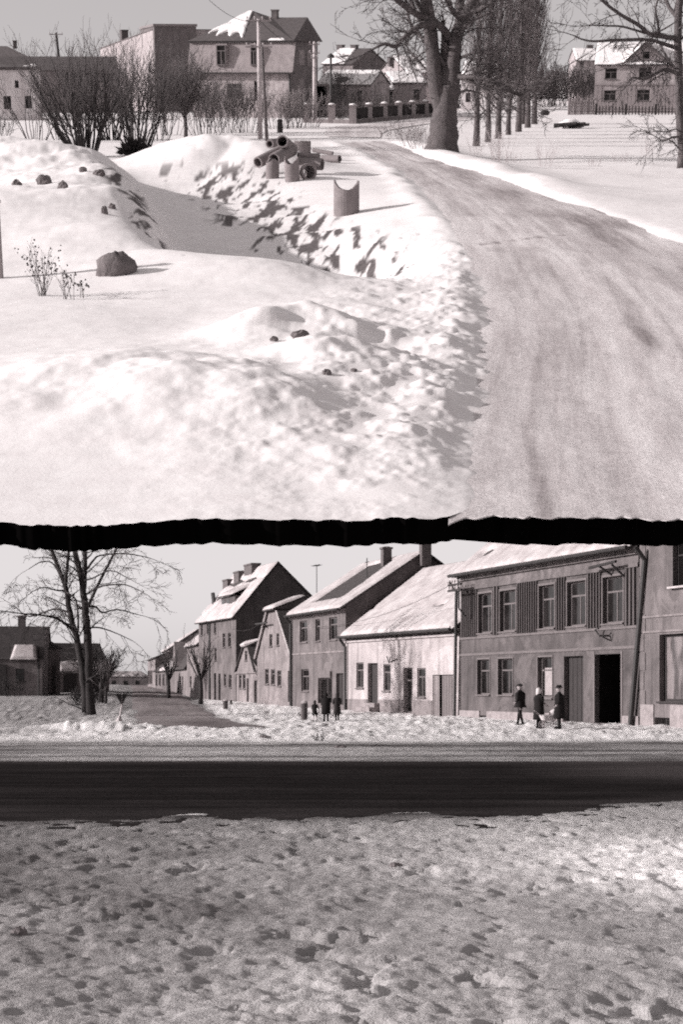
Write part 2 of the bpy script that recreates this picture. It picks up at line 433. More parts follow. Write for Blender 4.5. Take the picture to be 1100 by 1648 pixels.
def low_ground():
    ys = np.concatenate([np.linspace(-60, 6.6, 14)[:-1], 1600 * 3 / np.linspace(1600 * 3 / 6.6, 1600 * 3 / 150, 520), np.geomspace(152, 5000, 40)])
    s = np.linspace(-1, 1, 600)
    tail = np.array([1.05, 1.2, 1.6, 2.6, 5, 12, 40])
    s = np.concatenate([-tail[::-1], s, tail])
    Y = np.repeat(ys[:, None], len(s), 1)
    hw = 3.0 + .215 * np.maximum(ys, 0)
    X = s[None, :] * hw[:, None]
    big = np.abs(s) > 1
    X[:, big] = np.sign(s[big])[None, :] * (hw[:, None] + (np.abs(s[big]) - 1)[None, :] * 40)
    Z = gL(X, Y)
    near = ROAD_NEAR - 1.1 * sst(-5, 4, -X) + 3.2 * sst(1.5, 5.5, X)
    n = fbm(X * .25, Y * .12, 31, 4)
    d = np.where(Y < near, .70 - .035 * np.clip(X, -5, 5) + .5 * (fbm(X * .5, Y * .3, 33, 4) - .5) + .35 * np.exp(-((Y - near) / .9) ** 2) - 1.0 * np.exp(-(((X - 3.4) / 1.25) ** 2 + ((Y - 16.6) / 2.6) ** 2)) - .38 * np.exp(-(((X - 1.6) / 1.9) ** 2 + ((Y - 20) / 2.4) ** 2)), .0)  # trodden slush dimmed further for vignetting; pale patch at right is painted light
    mid = sst(0, .5, Y - near) * (1 - sst(50, 56, Y + 6 * (n - .5)))
    d = d + mid * (.78 + .5 * (n - .5) + .9 * (fbm(X * .10, Y * 1.1, 36, 4) - .5))
    d = d + sst(50, 56, Y) * (.02 + .30 * np.clip(n - .5, 0, 1)) + .62 * sst(6, 12, -X - .02 * Y) * sst(56, 62, Y)  # left side: dirty snow with the grey of tree shadows painted in
    d = np.maximum(d, .75 * street_mask(X, Y))
    d = d - .6 * np.exp(-(((X + 8.6) / 2.4) ** 2 + ((Y - 67.5) / 2.6) ** 2))
    d = np.clip(d, .02, 1)
    e = np.clip((fbm(X * 1.2, Y * .8, 44, 4) - .60) * 9, 0, 1) * np.exp(-(((X + 3.6) / 1.3) ** 2 + ((Y - 21.6) / 1.0) ** 2)) * .9
    o = grid_obj('ground', np.stack([X, Y, Z], -1), 'snow_low', {'dirt_shade': d, 'earth': e}); tag(o, kind='structure')
    # the road crossing in front, with a shadow band painted into its dark colour
    xs = np.concatenate([np.linspace(-120, -14, 20)[:-1], np.linspace(-14, 14, 240), np.linspace(14, 120, 20)[1:]]); yv = np.linspace(21, 41.5, 90)
    Xr, Yr = np.meshgrid(xs, yv)
    dk = .75 * sst(2.8, 6.2, Xr) * sst(29, 36, Yr) * (1 - sst(37.0, 38.5, Yr) * .5) + .35 * sst(37.6, 40, Yr) + .45 * (fbm(Xr * .12, Yr * 1.3, 51, 4) - .45) + .25 * (fbm(Xr * 1.2, Yr * 1.1, 53, 4) - .5)  # paler right end: a light leak painted into the road colour
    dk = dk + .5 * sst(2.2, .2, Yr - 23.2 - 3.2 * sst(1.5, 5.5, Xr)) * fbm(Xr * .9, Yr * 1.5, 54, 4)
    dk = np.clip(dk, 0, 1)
    Zr = .0 + .012 * (fbm(Xr * .3, Yr * 2, 52, 3) - .5) + .004
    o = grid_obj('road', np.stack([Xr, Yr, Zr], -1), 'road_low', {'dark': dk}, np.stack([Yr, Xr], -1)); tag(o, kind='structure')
    a, b = side_poly()
    rows = []
    for k in range(len(a) - 1):
        for t in np.linspace(0, 1, 12)[:-1 if k < len(a) - 2 else None]:
            p = a[k].lerp(a[k + 1], t); q = b[k].lerp(b[k + 1], t)
            rows.append([p.lerp(q, w) for w in np.linspace(-.08, 1.08, 26)])
    P = np.array([[tuple(v) for v in r] for r in rows])
    Zs = gL0(P[..., 0], P[..., 1]); w = np.linspace(-1, 1, 26)[None, :]
    P[..., 2] = Zs + .03 - .04 * np.abs(w) ** 6 + .04 * (fbm(P[..., 0], P[..., 1], 61, 3) - .5)
    dk = np.clip(.45 + 1.5 * (fbm(P[..., 0] * .5, P[..., 1] * .12, 62, 4) - .42), 0, 1)
    o = grid_obj('street', P, 'road_side', {'dark': dk}, np.stack([P[..., 0], P[..., 1]], -1)); tag(o, kind='structure')
low_ground()

# ------------------------------------------------------------------ the upper slope
def GU(px, py, h=0.0): return UP.ground(px, py, h)
_rl = [(738, 852), (748, 700), (778, 570), (785, 490), (766, 410), (727, 350), (682, 305), (622, 262), (566, 236), (528, 219)]
_rr = [(1640, 852), (1560, 700), (1450, 570), (1340, 490), (1200, 425), (1060, 375), (905, 320), (782, 281), (690, 252), (612, 221)]
_pl = [GU(*p) for p in _rl]; _pr = [GU(*p) for p in _rr]
def rl(v): return np.interp(v, [p.y for p in _pl], [p.x for p in _pl])
def rr_(v): return np.interp(v, [p.y for p in _pr], [p.x for p in _pr])
def ridge(u, v, pts, w0, w1, wu=None):
    """height of a heap with a crest along pts = (u, v, h); width w0 on the near side, w1 on the far side"""
    best = np.zeros_like(u)
    for (a, b) in zip(pts[:-1], pts[1:]):
        du, dv = b[0] - a[0], b[1] - a[1]; L2 = du * du + dv * dv
        t = np.clip(((u - a[0]) * du + (v - a[1]) * dv) / L2, 0, 1)
        qu, qv = a[0] + t * du, a[1] + t * dv
        side = (v - qv) > 0
        w = np.where(side, w1, w0)
        d = np.hypot((u - qu) / (wu or w), (v - qv) / w)
        best = np.maximum(best, (a[2] + t * (b[2] - a[2])) * np.exp(-d ** 2))
    return best
def upx(px, v): return (px - 550) / FPX * (.95 * v + 1.3)
TR_PTS = [(upx(378, 45.8), 45.8, 1.5), (upx(358, 49), 49, 2.5), (upx(302, 59), 59, 1.7), (upx(236, 82), 82, .55)]
TW_L, TW_R = 1.55, 5.2
def trench(u, v):
    tr = np.full_like(u, 1e9); dep = np.zeros_like(u); wd = np.ones_like(u)
    for a, b in zip(TR_PTS[:-1], TR_PTS[1:]):
        du, dv = b[0] - a[0], b[1] - a[1]
        t = np.clip(((u - a[0]) * du + (v - a[1]) * dv) / (du * du + dv * dv), 0, 1)
        q = np.hypot(u - a[0] - t * du, (v - a[1] - t * dv)); sgn = np.where((u - a[0]) * dv - (v - a[1]) * du > 0, 1, -1)
        cr = ((u - a[0]) * dv - (v - a[1]) * du) / math.hypot(du, dv) / np.maximum(q, 1e-6); m = q < np.abs(tr); wd = np.where(m, TW_L + (TW_R - TW_L) * sst(-1, 1, cr), wd); tr = np.where(m, q * sgn, tr); dep = np.where(m, a[2] + t * (b[2] - a[2]), dep)
    return tr, dep, wd
def hU(u, v, road=True):
    u = np.atleast_1d(np.asarray(u, float)); v = np.atleast_1d(np.asarray(v, float))
    n1 = fbm(u * .20, v * .15, 71, 3) - .5; n2 = fbm(u * 1.1, v * .8, 73, 4) - .5; n3 = fbm(u * 4.0, v * 3.0, 75, 3) - .5
    nearf = 1 - sst(100, 140, v)
    h = nearf * (.34 * n1 + .016 * n2) + .012 * n3 * (1 - sst(60, 90, v))
    h = h + ridge(u, v, [(upx(-260, 84), 84, 1.9), (upx(-30, 78), 78, 1.75), (upx(60, 73), 73, 1.75), (upx(130, 67), 67, 1.42), (upx(192, 60), 60, 1.45), (upx(252, 54.5), 54.5, 1.05), (upx(298, 48.5), 48.5, .4)], 6.0, 5.0) * (1 + .25 * n2)
    h = h + ridge(u, v, [(upx(-200, 52), 52, .9), (upx(20, 50), 50, .75), (upx(150, 47), 47, .5)], 4.0, 5.0)
    h = h + ridge(u, v, [(upx(308, 96), 96, 1.25), (upx(340, 95), 95, 1.35), (upx(420, 92), 92, 1.15), (upx(470, 88), 88, .3)], 9.0, 4.0, 2.7) * (1 + .2 * n2)
    q_, dep_, wd_ = trench(u, v); h = h - dep_ * np.exp(-np.abs(q_ / wd_) ** 2.2) * (1 + .25 * n2)
    h = h + ridge(u, v, [(upx(290, 40.0), 40.0, .1), (upx(380, 41.5), 41.5, .35), (upx(450, 43), 43.0, .6), (upx(540, 43.5), 43.5, .1)], 2.6, 2.2)
    # lumps of the foreground heap
    for (px, py, hh, w) in [(470, 545, .26, 1.3), (545, 540, .22, .9), (560, 600, .22, 1.0), (430, 560, .15, 1.2), (620, 620, .30, 1.0), (600, 740, .28, .8), (660, 800, .25, .6), (440, 690, .28, 1.5), (330, 640, .25, 2.0), (150, 640, .3, 2.5), (480, 450, .2, 1.6)]:
        g = GU(px, py); h = h + hh * np.exp(-(((u - g.x) / w) ** 2 + ((v - g.y) / (w * 1.5)) ** 2)) * (1 + .5 * n2)
    for pts, hh, a_, b_ in [([(425, 552), (470, 541), (530, 546), (590, 552)], .30, .28, 1.3), ([(505, 606), (550, 596), (605, 600)], .24, .22, 1.0), ([(560, 745), (630, 735), (690, 752)], .18, .2, .8)]:
        h = h + ridge(u + .15 * n2, v + .35 * n2, [(GU(*p).x, GU(*p).y, hh) for p in pts], a_, b_, .7) * (.8 + .5 * n2)
    h = h + .22 * (vn(u * 1.3 + .5 * v, v * .5, 77) - .5) * np.exp(-((u - upx(600, 27)) / 2.2) ** 2) * (1 - sst(34, 44, v))
        # right-hand field, lower than the road
    h = h - .35 * sst(1, 5, u - rr_(v)) * sst(60, 90, v) * (1 - sst(140, 170, v))
    # road: dug into the snow, ploughed berm at its left edge
    if road:
        d = u - rl(v) + .5 * (fbm(v * .35, v * 0, 81, 3) - .5) * (.4 + .012 * v) + .30 * (fbm(v * .8, u * .5, 82, 3) - .5) + .16 * (fbm(v * 4.0, u * 4.0, 84, 3) - .5) * (1 - sst(30, 45, v)); dr = rr_(v) - u + .8 * (fbm(v * .25, v * 0, 83, 3) - .5)
        act = 1 - sst(118, 134, v)
        inside = sst(-.45, .55, d) * sst(-.5, .6, dr)
        h = h * (1 - .75 * np.exp(-(d / 2.2) ** 2) * act) ; h = h * (1 - inside * act) + act * inside * (-.09)
        chunk = np.clip(fbm(u * 3.4, v * 2.4, 85, 4) - .40, 0, 1) * 1.3
        h = h + act * (1 - inside) * (.10 * np.exp(-((d + .55) / .5) ** 2) * (.3 + 1.4 * vn(u * .8, v * .5, 89)) + chunk * .11 * np.exp(-((d + .7) / .8) ** 2) * (1 - sst(42, 60, v)) + chunk * .10 * np.exp(-((d + 1.8) / 1.6) ** 2) * (1 - sst(45, 65, v)))
        h = h + act * (1 - inside) * .20 * np.exp(-((dr + .9) / 1.1) ** 2) * sst(60, 85, v) * (.6 + 1.2 * vn(u * .3, v * .3, 88))
    fl_ = (.30 + .70 * sst(18.0, 25, v)); fl_ = fl_ + (1 - fl_) * sst(-.02, .25, u - rl(v)) * sst(-.6, .1, rr_(v) - u)
    h = np.where(v < 27, h * fl_, h)
    return h
def hs(u, v): return float(hU(u, v)[0])
def on_snow(px, py, sink=.03):
    """point of the upper snow seen at this pixel"""
    h = 0.0
    for _ in range(12):
        g = GU(px, py, h); h = .5 * h + .5 * hs(g.x, g.y)
    return Vector((g.x, g.y, hs(g.x, g.y) - sink))
def up_ground():
    global edge_v
    def edge_v(px):
        py = 846 - 14 * (px / 1100.0) - 14 * sst(690, 770, px) + 2.2 * math.sin(px * .013) + 4.5 * (float(vn(px * .045, 3.0, 91)) - .5) + 3.0 * (float(vn(px * .085, 5.0, 92)) - .5)
        return GU(550, float(py)).y
    s = np.concatenate([np.linspace(-1.0, -.86, 8)[:-1], np.linspace(-.86, .86, 380), np.linspace(.86, 1.0, 8)[1:]])
    pyr = np.linspace(842, 205, 430)
    g = np.array([GU(550, p).y for p in pyr]); g = g / g[0]
    rows = np.concatenate([g, np.geomspace(g[-1] * 1.02, 1700 / 18.0, 50)[1:]])
    edge = []
    wr = random.Random(5); off = 0
    for q in s:
        px = 550 + q * 4.89 * FPX / 18.4
        edge.append(edge_v(px))
    edge = np.array(edge); e0 = GU(550, 842).y
    V = edge[None, :] ** 1 * rows[:, None]
    k = sst(0, 1.2, np.log(rows))[:, None]; V = (1 - k) * V + k * (e0 * rows[:, None])
    hw = 1.1 + .206 * (.95 * V + 1.3) - (.55 * sst(.2, .8, -s))[None, :]
    Uu = s[None, :] * hw
    Hh = hU(Uu.ravel(), V.ravel()).reshape(V.shape)
    # bare soil on the bank of the trench and on the spoil heap
    tr, _d, _w = trench(Uu.ravel(), V.ravel()); tr = tr.reshape(V.shape)
    n = fbm(Uu * 4.6 - V * .6, V * .24, 101, 4)
    n_b = fbm(Uu * 3.0, V * .55, 102, 4); n = np.maximum(n, n_b + .02); bank = np.exp(-((tr - 3.4) / 1.9) ** 2) * sst(46, 48, V) * (1 - sst(86, 98, V)) * (tr > 0)
    e = np.clip((n - .728 + .12 * bank) * 22, 0, 1) * sst(.12, .5, bank)
    lm = np.exp(-((tr + 1.9) / .7) ** 2) * (tr < 0) * sst(46, 50, V) * (1 - sst(66, 72, V)); e = np.maximum(e, np.clip((n - .62) * 20, 0, 1) * sst(.3, .7, lm))
    e = e * (1 - sst(82, 92, V))
    d = .02 + .30 * np.exp(-((Uu - rl(V) + .9) / 1.2) ** 2) * (1 - sst(30, 60, V)) * fbm(Uu * .8, V * .5, 105, 3) + .5 * sst(125, 180, V) * np.clip(fbm(Uu * .05, V * .05, 107, 3) - .4, 0, 1)
    d = d + .25 * sst(0, .5, Uu - rr_(V)) * fbm(Uu * .5, V * .15, 108, 3) * sst(40, 60, V)
    o = grid_obj('snow_slope', np.stack([Uu, V, Hh], -1), 'snow_up', {'dirt_shade': np.clip(d, 0, 1), 'earth': e}, Mx=U); tag(o, kind='structure')
    # made-up black face and underside of the slope, added as the film gap
    mb = MB(); n = len(s)
    top = [(Uu[0, i], V[0, i] + .012, Hh[0, i] - .004) for i in range(n)]
    th = [.205 + .03 * (float(vn(i * .12, 1.0, 95)) - .5) + .012 * (float(vn(i * .6, 1.0, 96)) - .5) + .02 * (-(s[i])) * -1 for i in range(n)]
    bot = [(Uu[0, i], V[0, i] + .03, Hh[0, i] - .06 - th[i]) for i in range(n)]
    mb.add(top + bot, [(i, i + n, i + n + 1, i + 1) for i in range(n - 1)])
    j = len(rows) - 1
    far0 = (Uu[j, 0], V[j, 0], -3.0); far1 = (Uu[j, -1], V[j, -1], -3.0)
    k = len(mb.v); mb.v += [far0, far1, (Uu[0, 0] * 1.5, 32.0, -2.9), (Uu[0, -1] * 1.5, 32.0, -2.9)]
    mb.f.append(tuple(range(n, 2 * n)) + (k + 3, k + 2)); mb.f.append((k + 2, k + 3, k + 1, k))
    for c in (0, n - 1):
        kk = len(mb.v); mb.v += [(Uu[r, c], V[r, c], Hh[r, c]) for r in range(0, len(rows), 3)] + [(Uu[j, c], V[j, c], Hh[j, c])]
        m_ = len(mb.v) - kk; mb.f.append(tuple(range(kk, kk + m_)) + ((k, k + 2, n) if c == 0 else (k + 1, k + 3, 2 * n - 1)))
    o = mb.build('film_gap_face', 'edge', None, U); tag(o, kind='structure')
up_ground()
DK = [  # wheel tracks: polyline in photograph pixels, half-width in metres, strength
    ([(700, 262), (780, 296), (860, 335), (960, 378), (1100, 440), (1300, 540)], 1.1, .75), ([(560, 228), (640, 262), (720, 310), (760, 345)], .7, .55),
    ([(880, 345), (980, 362), (1100, 372), (1300, 380)], 1.5, .85), ([(840, 840), (840, 600), (836, 480), (800, 400)], .5, .4), ([(960, 840), (930, 600), (890, 480), (840, 400)], .6, .42),
    ([(600, 226), (700, 258), (790, 292)], .6, .5), ([(775, 392), (880, 380), (955, 374)], .12, .9), ([(738, 845), (780, 690), (800, 600)], .45, .3)]
def up_road():
    pys = np.concatenate([np.linspace(843, 300, 200), np.linspace(299, 219, 70)])
    vs = np.array([GU(550, p).y for p in pys]); w = np.linspace(-.03, 1.03, 150)
    vs[0] = max(vs[0], GU(550, 828).y + .0)
    V = np.repeat(vs[:, None], len(w), 1); a = rl(vs)[:, None]; b = rr_(vs)[:, None]
    lim = 1.05 + .204 * (.95 * V + 1.3)
    b = np.minimum(b, lim)
    Uu = a + (b - a) * w[None, :]
    for c in range(V.shape[1]):
        ev = edge_v(550 + Uu[0, c] * FPX / 18.4) + .004
        V[:, c] = ev + (V[:, c] - vs[0]) * ((vs[-1] - ev) / (vs[-1] - vs[0]))
    Z = -.02 + .04 * (fbm(Uu * 1.1, V * .07, 111, 3) - .5) + .04 * (fbm(Uu * 1.6, V * 1.2, 112, 4) - .5)
    Z[0] -= .06
    dk = np.zeros_like(V)
    for pts, hw, st in DK:
        P = [GU(*p) for p in pts]
        for p, q in zip(P[:-1], P[1:]):
            du, dv = q.x - p.x, q.y - p.y; t = np.clip(((Uu - p.x) * du + (V - p.y) * dv) / (du * du + dv * dv), 0, 1)
            r = np.hypot(Uu - p.x - t * du, V - p.y - t * dv)
            dk = np.maximum(dk, st * np.exp(-(r / hw) ** 2))
    for off, hw, st in ((.9, .16, .5), (1.5, .12, .4), (2.6, .22, .55), (3.1, .10, .4), (4.3, .2, .5), (4.9, .12, .45), (6.0, .25, .5), (6.5, .1, .35)):
        w_ = off + .35 * (fbm(V * .05, V * 0 + off, 117, 3) - .5) * 2
        dk = np.maximum(dk, 1.5 * st * np.exp(-((Uu - a - w_) / hw) ** 2) * sst(.30, .62, fbm(Uu * .6, V * .10, 118 + off, 4)))
    dk = np.clip(dk * (.35 + 1.3 * fbm(Uu * 1.2, V * .25, 113, 4)) + .18 * (fbm(Uu * .7, V * .06, 115, 4) - .35), 0, 1)
    o = grid_obj('road', np.stack([Uu, V, Z], -1), 'road_up', {'dark': dk}, np.stack([Uu - a, V], -1), U); tag(o, kind='structure')
    outer = [(528, 221), (522, 214), (531, 206), (562, 202), (600, 199), (650, 194), (700, 190), (770, 186)]
    inner = [(612, 223), (614, 217), (622, 212), (640, 208), (660, 204.5), (690, 200), (720, 197), (770, 193)]
    rows = []
    for k in range(len(outer) - 1):
        for t in np.linspace(0, 1, 8)[:-1 if k < len(outer) - 2 else None]:
            p = GU(*outer[k]).lerp(GU(*outer[k + 1]), t); q = GU(*inner[k]).lerp(GU(*inner[k + 1]), t)
            rows.append([tuple(p.lerp(q, x)) for x in np.linspace(0, 1, 14)])
    P = np.array(rows); P[..., 2] = .04 + np.maximum(0, hU(P[..., 0].ravel(), P[..., 1].ravel()).reshape(P.shape[:2]))
    dk = .5 * np.exp(-((np.linspace(0, 1, 14)[None, :] - .35) / .12) ** 2) + .5 * np.exp(-((np.linspace(0, 1, 14)[None, :] - .7) / .12) ** 2) + 0 * P[..., 0]
    o = grid_obj('road', P, 'road_up', {'dark': dk}, P[..., :2], U); tag(o, kind='structure')
up_road()

# ------------------------------------------------------------------ buildings
class Frame:
    """a facade seen from the street: x along it (left to right), y into the house, z up"""
    def __init__(s, lev, pL, pR, zb=0.0):
        s.lev = lev; a = Vector((pL[0], pL[1], 0)); b = Vector((pR[0], pR[1], 0))
        s.L = (b - a).length; s.x = (b - a).normalized(); s.y = Vector((-s.x.y, s.x.x, 0)); s.o = Vector((a.x, a.y, zb)); s.zb = zb
        s.M = lev.M @ Matrix(((s.x.x, s.y.x, 0, a.x), (s.x.y, s.y.y, 0, a.y), (0, 0, 1, zb), (0, 0, 0, 1)))
    def hit(s, px, py, y=0.0):
        d = s.lev.ray(px, py); e = Vector((0, 0, s.lev.eye)); o = s.o + s.y * y
        k = (o - e).dot(s.y) / d.dot(s.y); p = e + d * k - s.o
        return p.dot(s.x), p.z
    def rect(s, x0, x1, y0, y1, y=0.0):
        c = .5 * (x0 + x1); r = .5 * (y0 + y1)
        a = s.hit(x0, r, y)[0]; b = s.hit(x1, r, y)[0]; t = s.hit(c, y0, y)[1]; q = s.hit(c, y1, y)[1]
        return (a, b, q, t)
def zoomed(ox, oy, k): return lambda x0, x1, y0, y1: (ox + x0 * k, ox + x1 * k, oy + y0 * k, oy + y1 * k)
def wall(mb, x0, x1, z0, z1, holes, y=0.0, dep=.2):
    hs_ = [h for h in holes if h[1] > x0 and h[0] < x1]
    xs = sorted(set([x0, x1] + [min(max(v, x0), x1) for h in hs_ for v in h[:2]])); zs = sorted(set([z0, z1] + [min(max(v, z0), z1) for h in hs_ for v in h[2:4]]))
    for i in range(len(xs) - 1):
        for j in range(len(zs) - 1):
            cx, cz = .5 * (xs[i] + xs[i + 1]), .5 * (zs[j] + zs[j + 1])
            if any(h[0] < cx < h[1] and h[2] < cz < h[3] for h in hs_): continue
            mb.poly((xs[i], y, zs[j]), (xs[i + 1], y, zs[j]), (xs[i + 1], y, zs[j + 1]), (xs[i], y, zs[j + 1]))
    for h in hs_:
        a, b, c, d = h[:4]
        mb.poly((a, y, c), (a, y, d), (a, y + dep, d), (a, y + dep, c)); mb.poly((b, y, d), (b, y, c), (b, y + dep, c), (b, y + dep, d))
        mb.poly((a, y, d), (b, y, d), (b, y + dep, d), (a, y + dep, d)); mb.poly((a, y, c), (a, y + dep, c), (b, y + dep, c), (b, y, c))
def window(par, r, dep=.2, y=0.0, fr='trim', gl='glass', transom=.68, mull=True, fw=.06, sill=True, surround=0.0, label=None):
    a, b, c, d = r[:4]; yy = y + dep - .05; mb = MB()
    fw = min(fw, (b - a) * .12)
    mb.box(a, yy - .03, c, a + fw, yy + .05, d); mb.box(b - fw, yy - .03, c, b, yy + .05, d)
    mb.box(a + fw, yy - .03, c, b - fw, yy + .05, c + fw); mb.box(a + fw, yy - .03, d - fw, b - fw, yy + .05, d)
    zt = c + (d - c) * transom if transom else d
    if transom: mb.box(a + fw, yy - .025, zt - fw * .5, b - fw, yy + .045, zt + fw * .5)
    if mull:
        m_ = .5 * (a + b); mb.box(m_ - fw * .55, yy - .02, c + fw, m_ + fw * .55, yy + .04, zt - fw * .5)
    w = mb.build('window', fr, par)
    if label: w['label'] = label
    g = MB(); g.box(a + fw * .5, yy + .0, c + fw * .5, b - fw * .5, yy + .012, d - fw * .5); g.build('pane', gl, w)
    if sill:
        q = MB(); q.box(a - .08, y - .10, c - .07, b + .08, y - .003, c - .004); q.build('sill', fr, w)
    if surround:
        q = MB(); t = surround
        q.box(a - t, y - .035, c - .003, a - .003, y - .003, d + t); q.box(b + .003, y - .035, c - .003, b + t, y - .003, d + t); q.box(a - .003, y - .034, d + .003, b + .003, y - .003, d + t)
        q.build('surround', fr, w)
    return w
def door(par, r, mat='wood_dark', dep=.2, y=0.0, planks=5, label=None, transom=False):
    a, b, c, d = r[:4]; yy = y + dep - .06; mb = MB(); n = planks
    for i in range(n):
        u0 = a + (b - a) * i / n; u1 = a + (b - a) * (i + 1) / n
        mb.box(u0 + .008, yy - .012 * (i % 2), c, u1 - .008, yy + .03, d - .06)
    mb.box(a, yy - .03, d - .058, b, yy + .03, d)
    o = mb.build('door', mat, par)
    if label: o['label'] = label
    h = MB(); h.tube([(b - .14, yy - .03, c + 1.0), (b - .14, yy - .08, c + 1.0), (b - .26, yy - .08, c + 1.0)], .015, 6); h.build('handle', 'metal', o)
    return o
def opening(par, r, dep=.9, y=0.0, name='doorway'):
    a, b, c, d = r[:4]; mb = MB(); e = .002
    mb.poly((a + e, y + dep, c), (b - e, y + dep, c), (b - e, y + dep, d), (a + e, y + dep, d)); mb.poly((a + e, y + .2, c), (a + e, y + .2, d), (a + e, y + dep, d), (a + e, y + dep, c))
    mb.poly((b - e, y + .2, c), (b - e, y + dep, c), (b - e, y + dep, d), (b - e, y + .2, d)); mb.poly((a, y + .2, d - e), (b, y + .2, d - e), (b, y + dep, d - e), (a, y + dep, d - e)); mb.poly((a, y + .2, c), (a, y + dep, c), (b, y + dep, c), (b, y + .2, c))
    return mb.build(name, 'void', par)
def snow_sheet(par, A, B, C, D, cover=None, th=.14, nx=70, ny=50, seed=0, name='snow_cover'):
    """snow lying on a roof slope A-B (eave) to D-C (ridge); cover(s,t) < 0 leaves the roof bare"""
    A, B, C, D = [np.array(v, float) for v in (A, B, C, D)]
    n = np.cross(B - A, D - A); n = n / np.linalg.norm(n)
    s = np.linspace(0, 1, nx)[None, :, None]; t = np.linspace(0, 1, ny)[:, None, None]
    P = (A * (1 - s) + B * s) * (1 - t) + (D * (1 - s) + C * s) * t
    S = np.repeat(s[..., 0], ny, 0); T = np.repeat(t[..., 0], nx, 1)
    lx = np.linalg.norm(B - A); ly = np.linalg.norm(D - A)
    f = fbm(S * lx * .45 + seed, T * ly * .45, seed % 50, 4) - .5; g = fbm(S * lx * 2.2 + seed, T * ly * 2.2, seed % 50 + 3, 3) - .5
    c = cover(S, T) if cover else np.ones_like(S)
    edge = np.minimum(np.minimum(S * lx, (1 - S) * lx), np.minimum(T * ly, (1 - T) * ly))
    k = np.clip(c + f * 1.6 + g * .6, -1, 1)
    H = th * np.clip(k * 2.2, -1, 1) * sst(-.05, .25, edge) + .03 * f - (1 - sst(-.02, .1, edge)) * .03 + .02 * g
    P = P + n * H[..., None]
    return_o = grid_obj(name, P, ROOF_SNOW)
    return_o.parent = par
    return return_o
def street_house(name, label, lev, pL, pR, zb, profile, wallmat, holes, roofmat='tile', over=.3, gable_over=.12, cover=None, wall_top=None, roofth=.12, seed=1, snow_th=.14, gable_mat=None, cat='house', back=True):
    """house with its ridge along the street; profile = [(depth, height)...] from the front eave over the ridge to the back eave"""
    F = Frame(lev, pL, pR, zb); h = thing(name, label, cat, F.M)
    z0 = -.6; ze = profile[0][1]; D = profile[-1][0]
    mb = MB(); wall(mb, 0, F.L, z0, ze, holes); mb.build('wall', wallmat, h)
    g = MB()
    pts = [(0, z0), (D, z0)] + [(t, z) for t, z in reversed(profile)]
    g.poly(*[(0.0, t, z) for t, z in pts]); g.poly(*[(F.L, t, z) for t, z in reversed(pts)])
    g.poly((F.L, D, z0), (0, D, z0), (0, D, profile[-1][1]), (F.L, D, profile[-1][1]))
    g.build('gable_wall', gable_mat or wallmat, h)
    rf = MB(); x0, x1 = -gable_over, F.L + gable_over
    for i in range(len(profile) - 1):
        (t0, q0), (t1, q1) = profile[i], profile[i + 1]
        if i == 0:
            k = (q1 - q0) / (t1 - t0); t0, q0 = t0 - over, q0 - over * k
        if i == len(profile) - 2:
            k = (q1 - q0) / (t1 - t0); t1, q1 = t1 + over, q1 + over * k
        rf.slab((x0, t0, q0 + roofth), (x1, t0, q0 + roofth), (x1, t1, q1 + roofth), (x0, t1, q1 + roofth), roofth - .004)
    ro = rf.build('roof', roofmat, h)
    (t0, q0), (t1, q1) = profile[0], profile[1]; k = (q1 - q0) / (t1 - t0); t0, q0 = t0 - over, q0 - over * k
    if cover is not False:
        snow_sheet(ro, (x0 + .03, t0, q0 + roofth + .005), (x1 - .03, t0, q0 + roofth + .005), (x1 - .03, t1, q1 + roofth + .005), (x0 + .03, t1, q1 + roofth + .005), cover, snow_th, seed=seed)
    return F, h, ro
def chimney(par, x, y, z0, z1, w=.6, d=.6, cap=True):
    mb = MB(); mb.box(x - w / 2, y - d / 2, z0, x + w / 2, y + d / 2, z1)
    mb.box(x - w / 2 - .06, y - d / 2 - .06, z1 + .002, x + w / 2 + .06, y + d / 2 + .06, z1 + .12)
    c = mb.build('chimney', 'brick', par)
    if cap:
        q = MB(); q.blob((x, y, z1 + .14), w * .5, 3, 8, .15, (1, d / w, .18)); q.build('snow_cap', 'snow', c)
    return c
def bar(par, name, mat, *boxes):
    mb = MB()
    for b in boxes: mb.box(*b)
    return mb.build(name, mat, par)
def LP(px, d): return ((px - 550) / FPX * d, d)

# --- A: two-storey house with boarded upper floor, on the right
Z5 = zoomed(720, 850, .34545)
PA0, PA1 = LP(1030, 74.5), LP(742, 94.0)
FA = Frame(LO, PA1, PA0, 0)
upw = [FA.rect(*Z5(*q)) for q in [(148, 210, 293, 475), (248, 322, 283, 470), (430, 503, 268, 467), (562, 648, 250, 462), (728, 822, 238, 458)]]
zu0 = sum(r[2] for r in upw) / 5; zu1 = sum(r[3] for r in upw) / 5
upw = [(r[0], r[1], zu0, zu1) for r in upw]
low = [FA.rect(*Z5(*q)) for q in [(143, 200, 605, 770), (240, 308, 605, 780), (425, 492, 610, 790)]]
zl1 = sum(r[3] for r in low) / 3; low = [(r[0], r[1], r[2], zl1) for r in low]
zs_ = .5 * (low[0][2] + low[1][2]); low[0] = low[0][:2] + (zs_, zl1); low[1] = low[1][:2] + (zs_, zl1)
dA = FA.rect(*Z5(545, 635, 618, 905)); dA = (dA[0], dA[1], .1, zl1); oA = FA.rect(*Z5(690, 812, 615, 918)); oA = (oA[0], oA[1], .08, zl1 + .03)
vA = FA.rect(*Z5(155, 188, 872, 898))
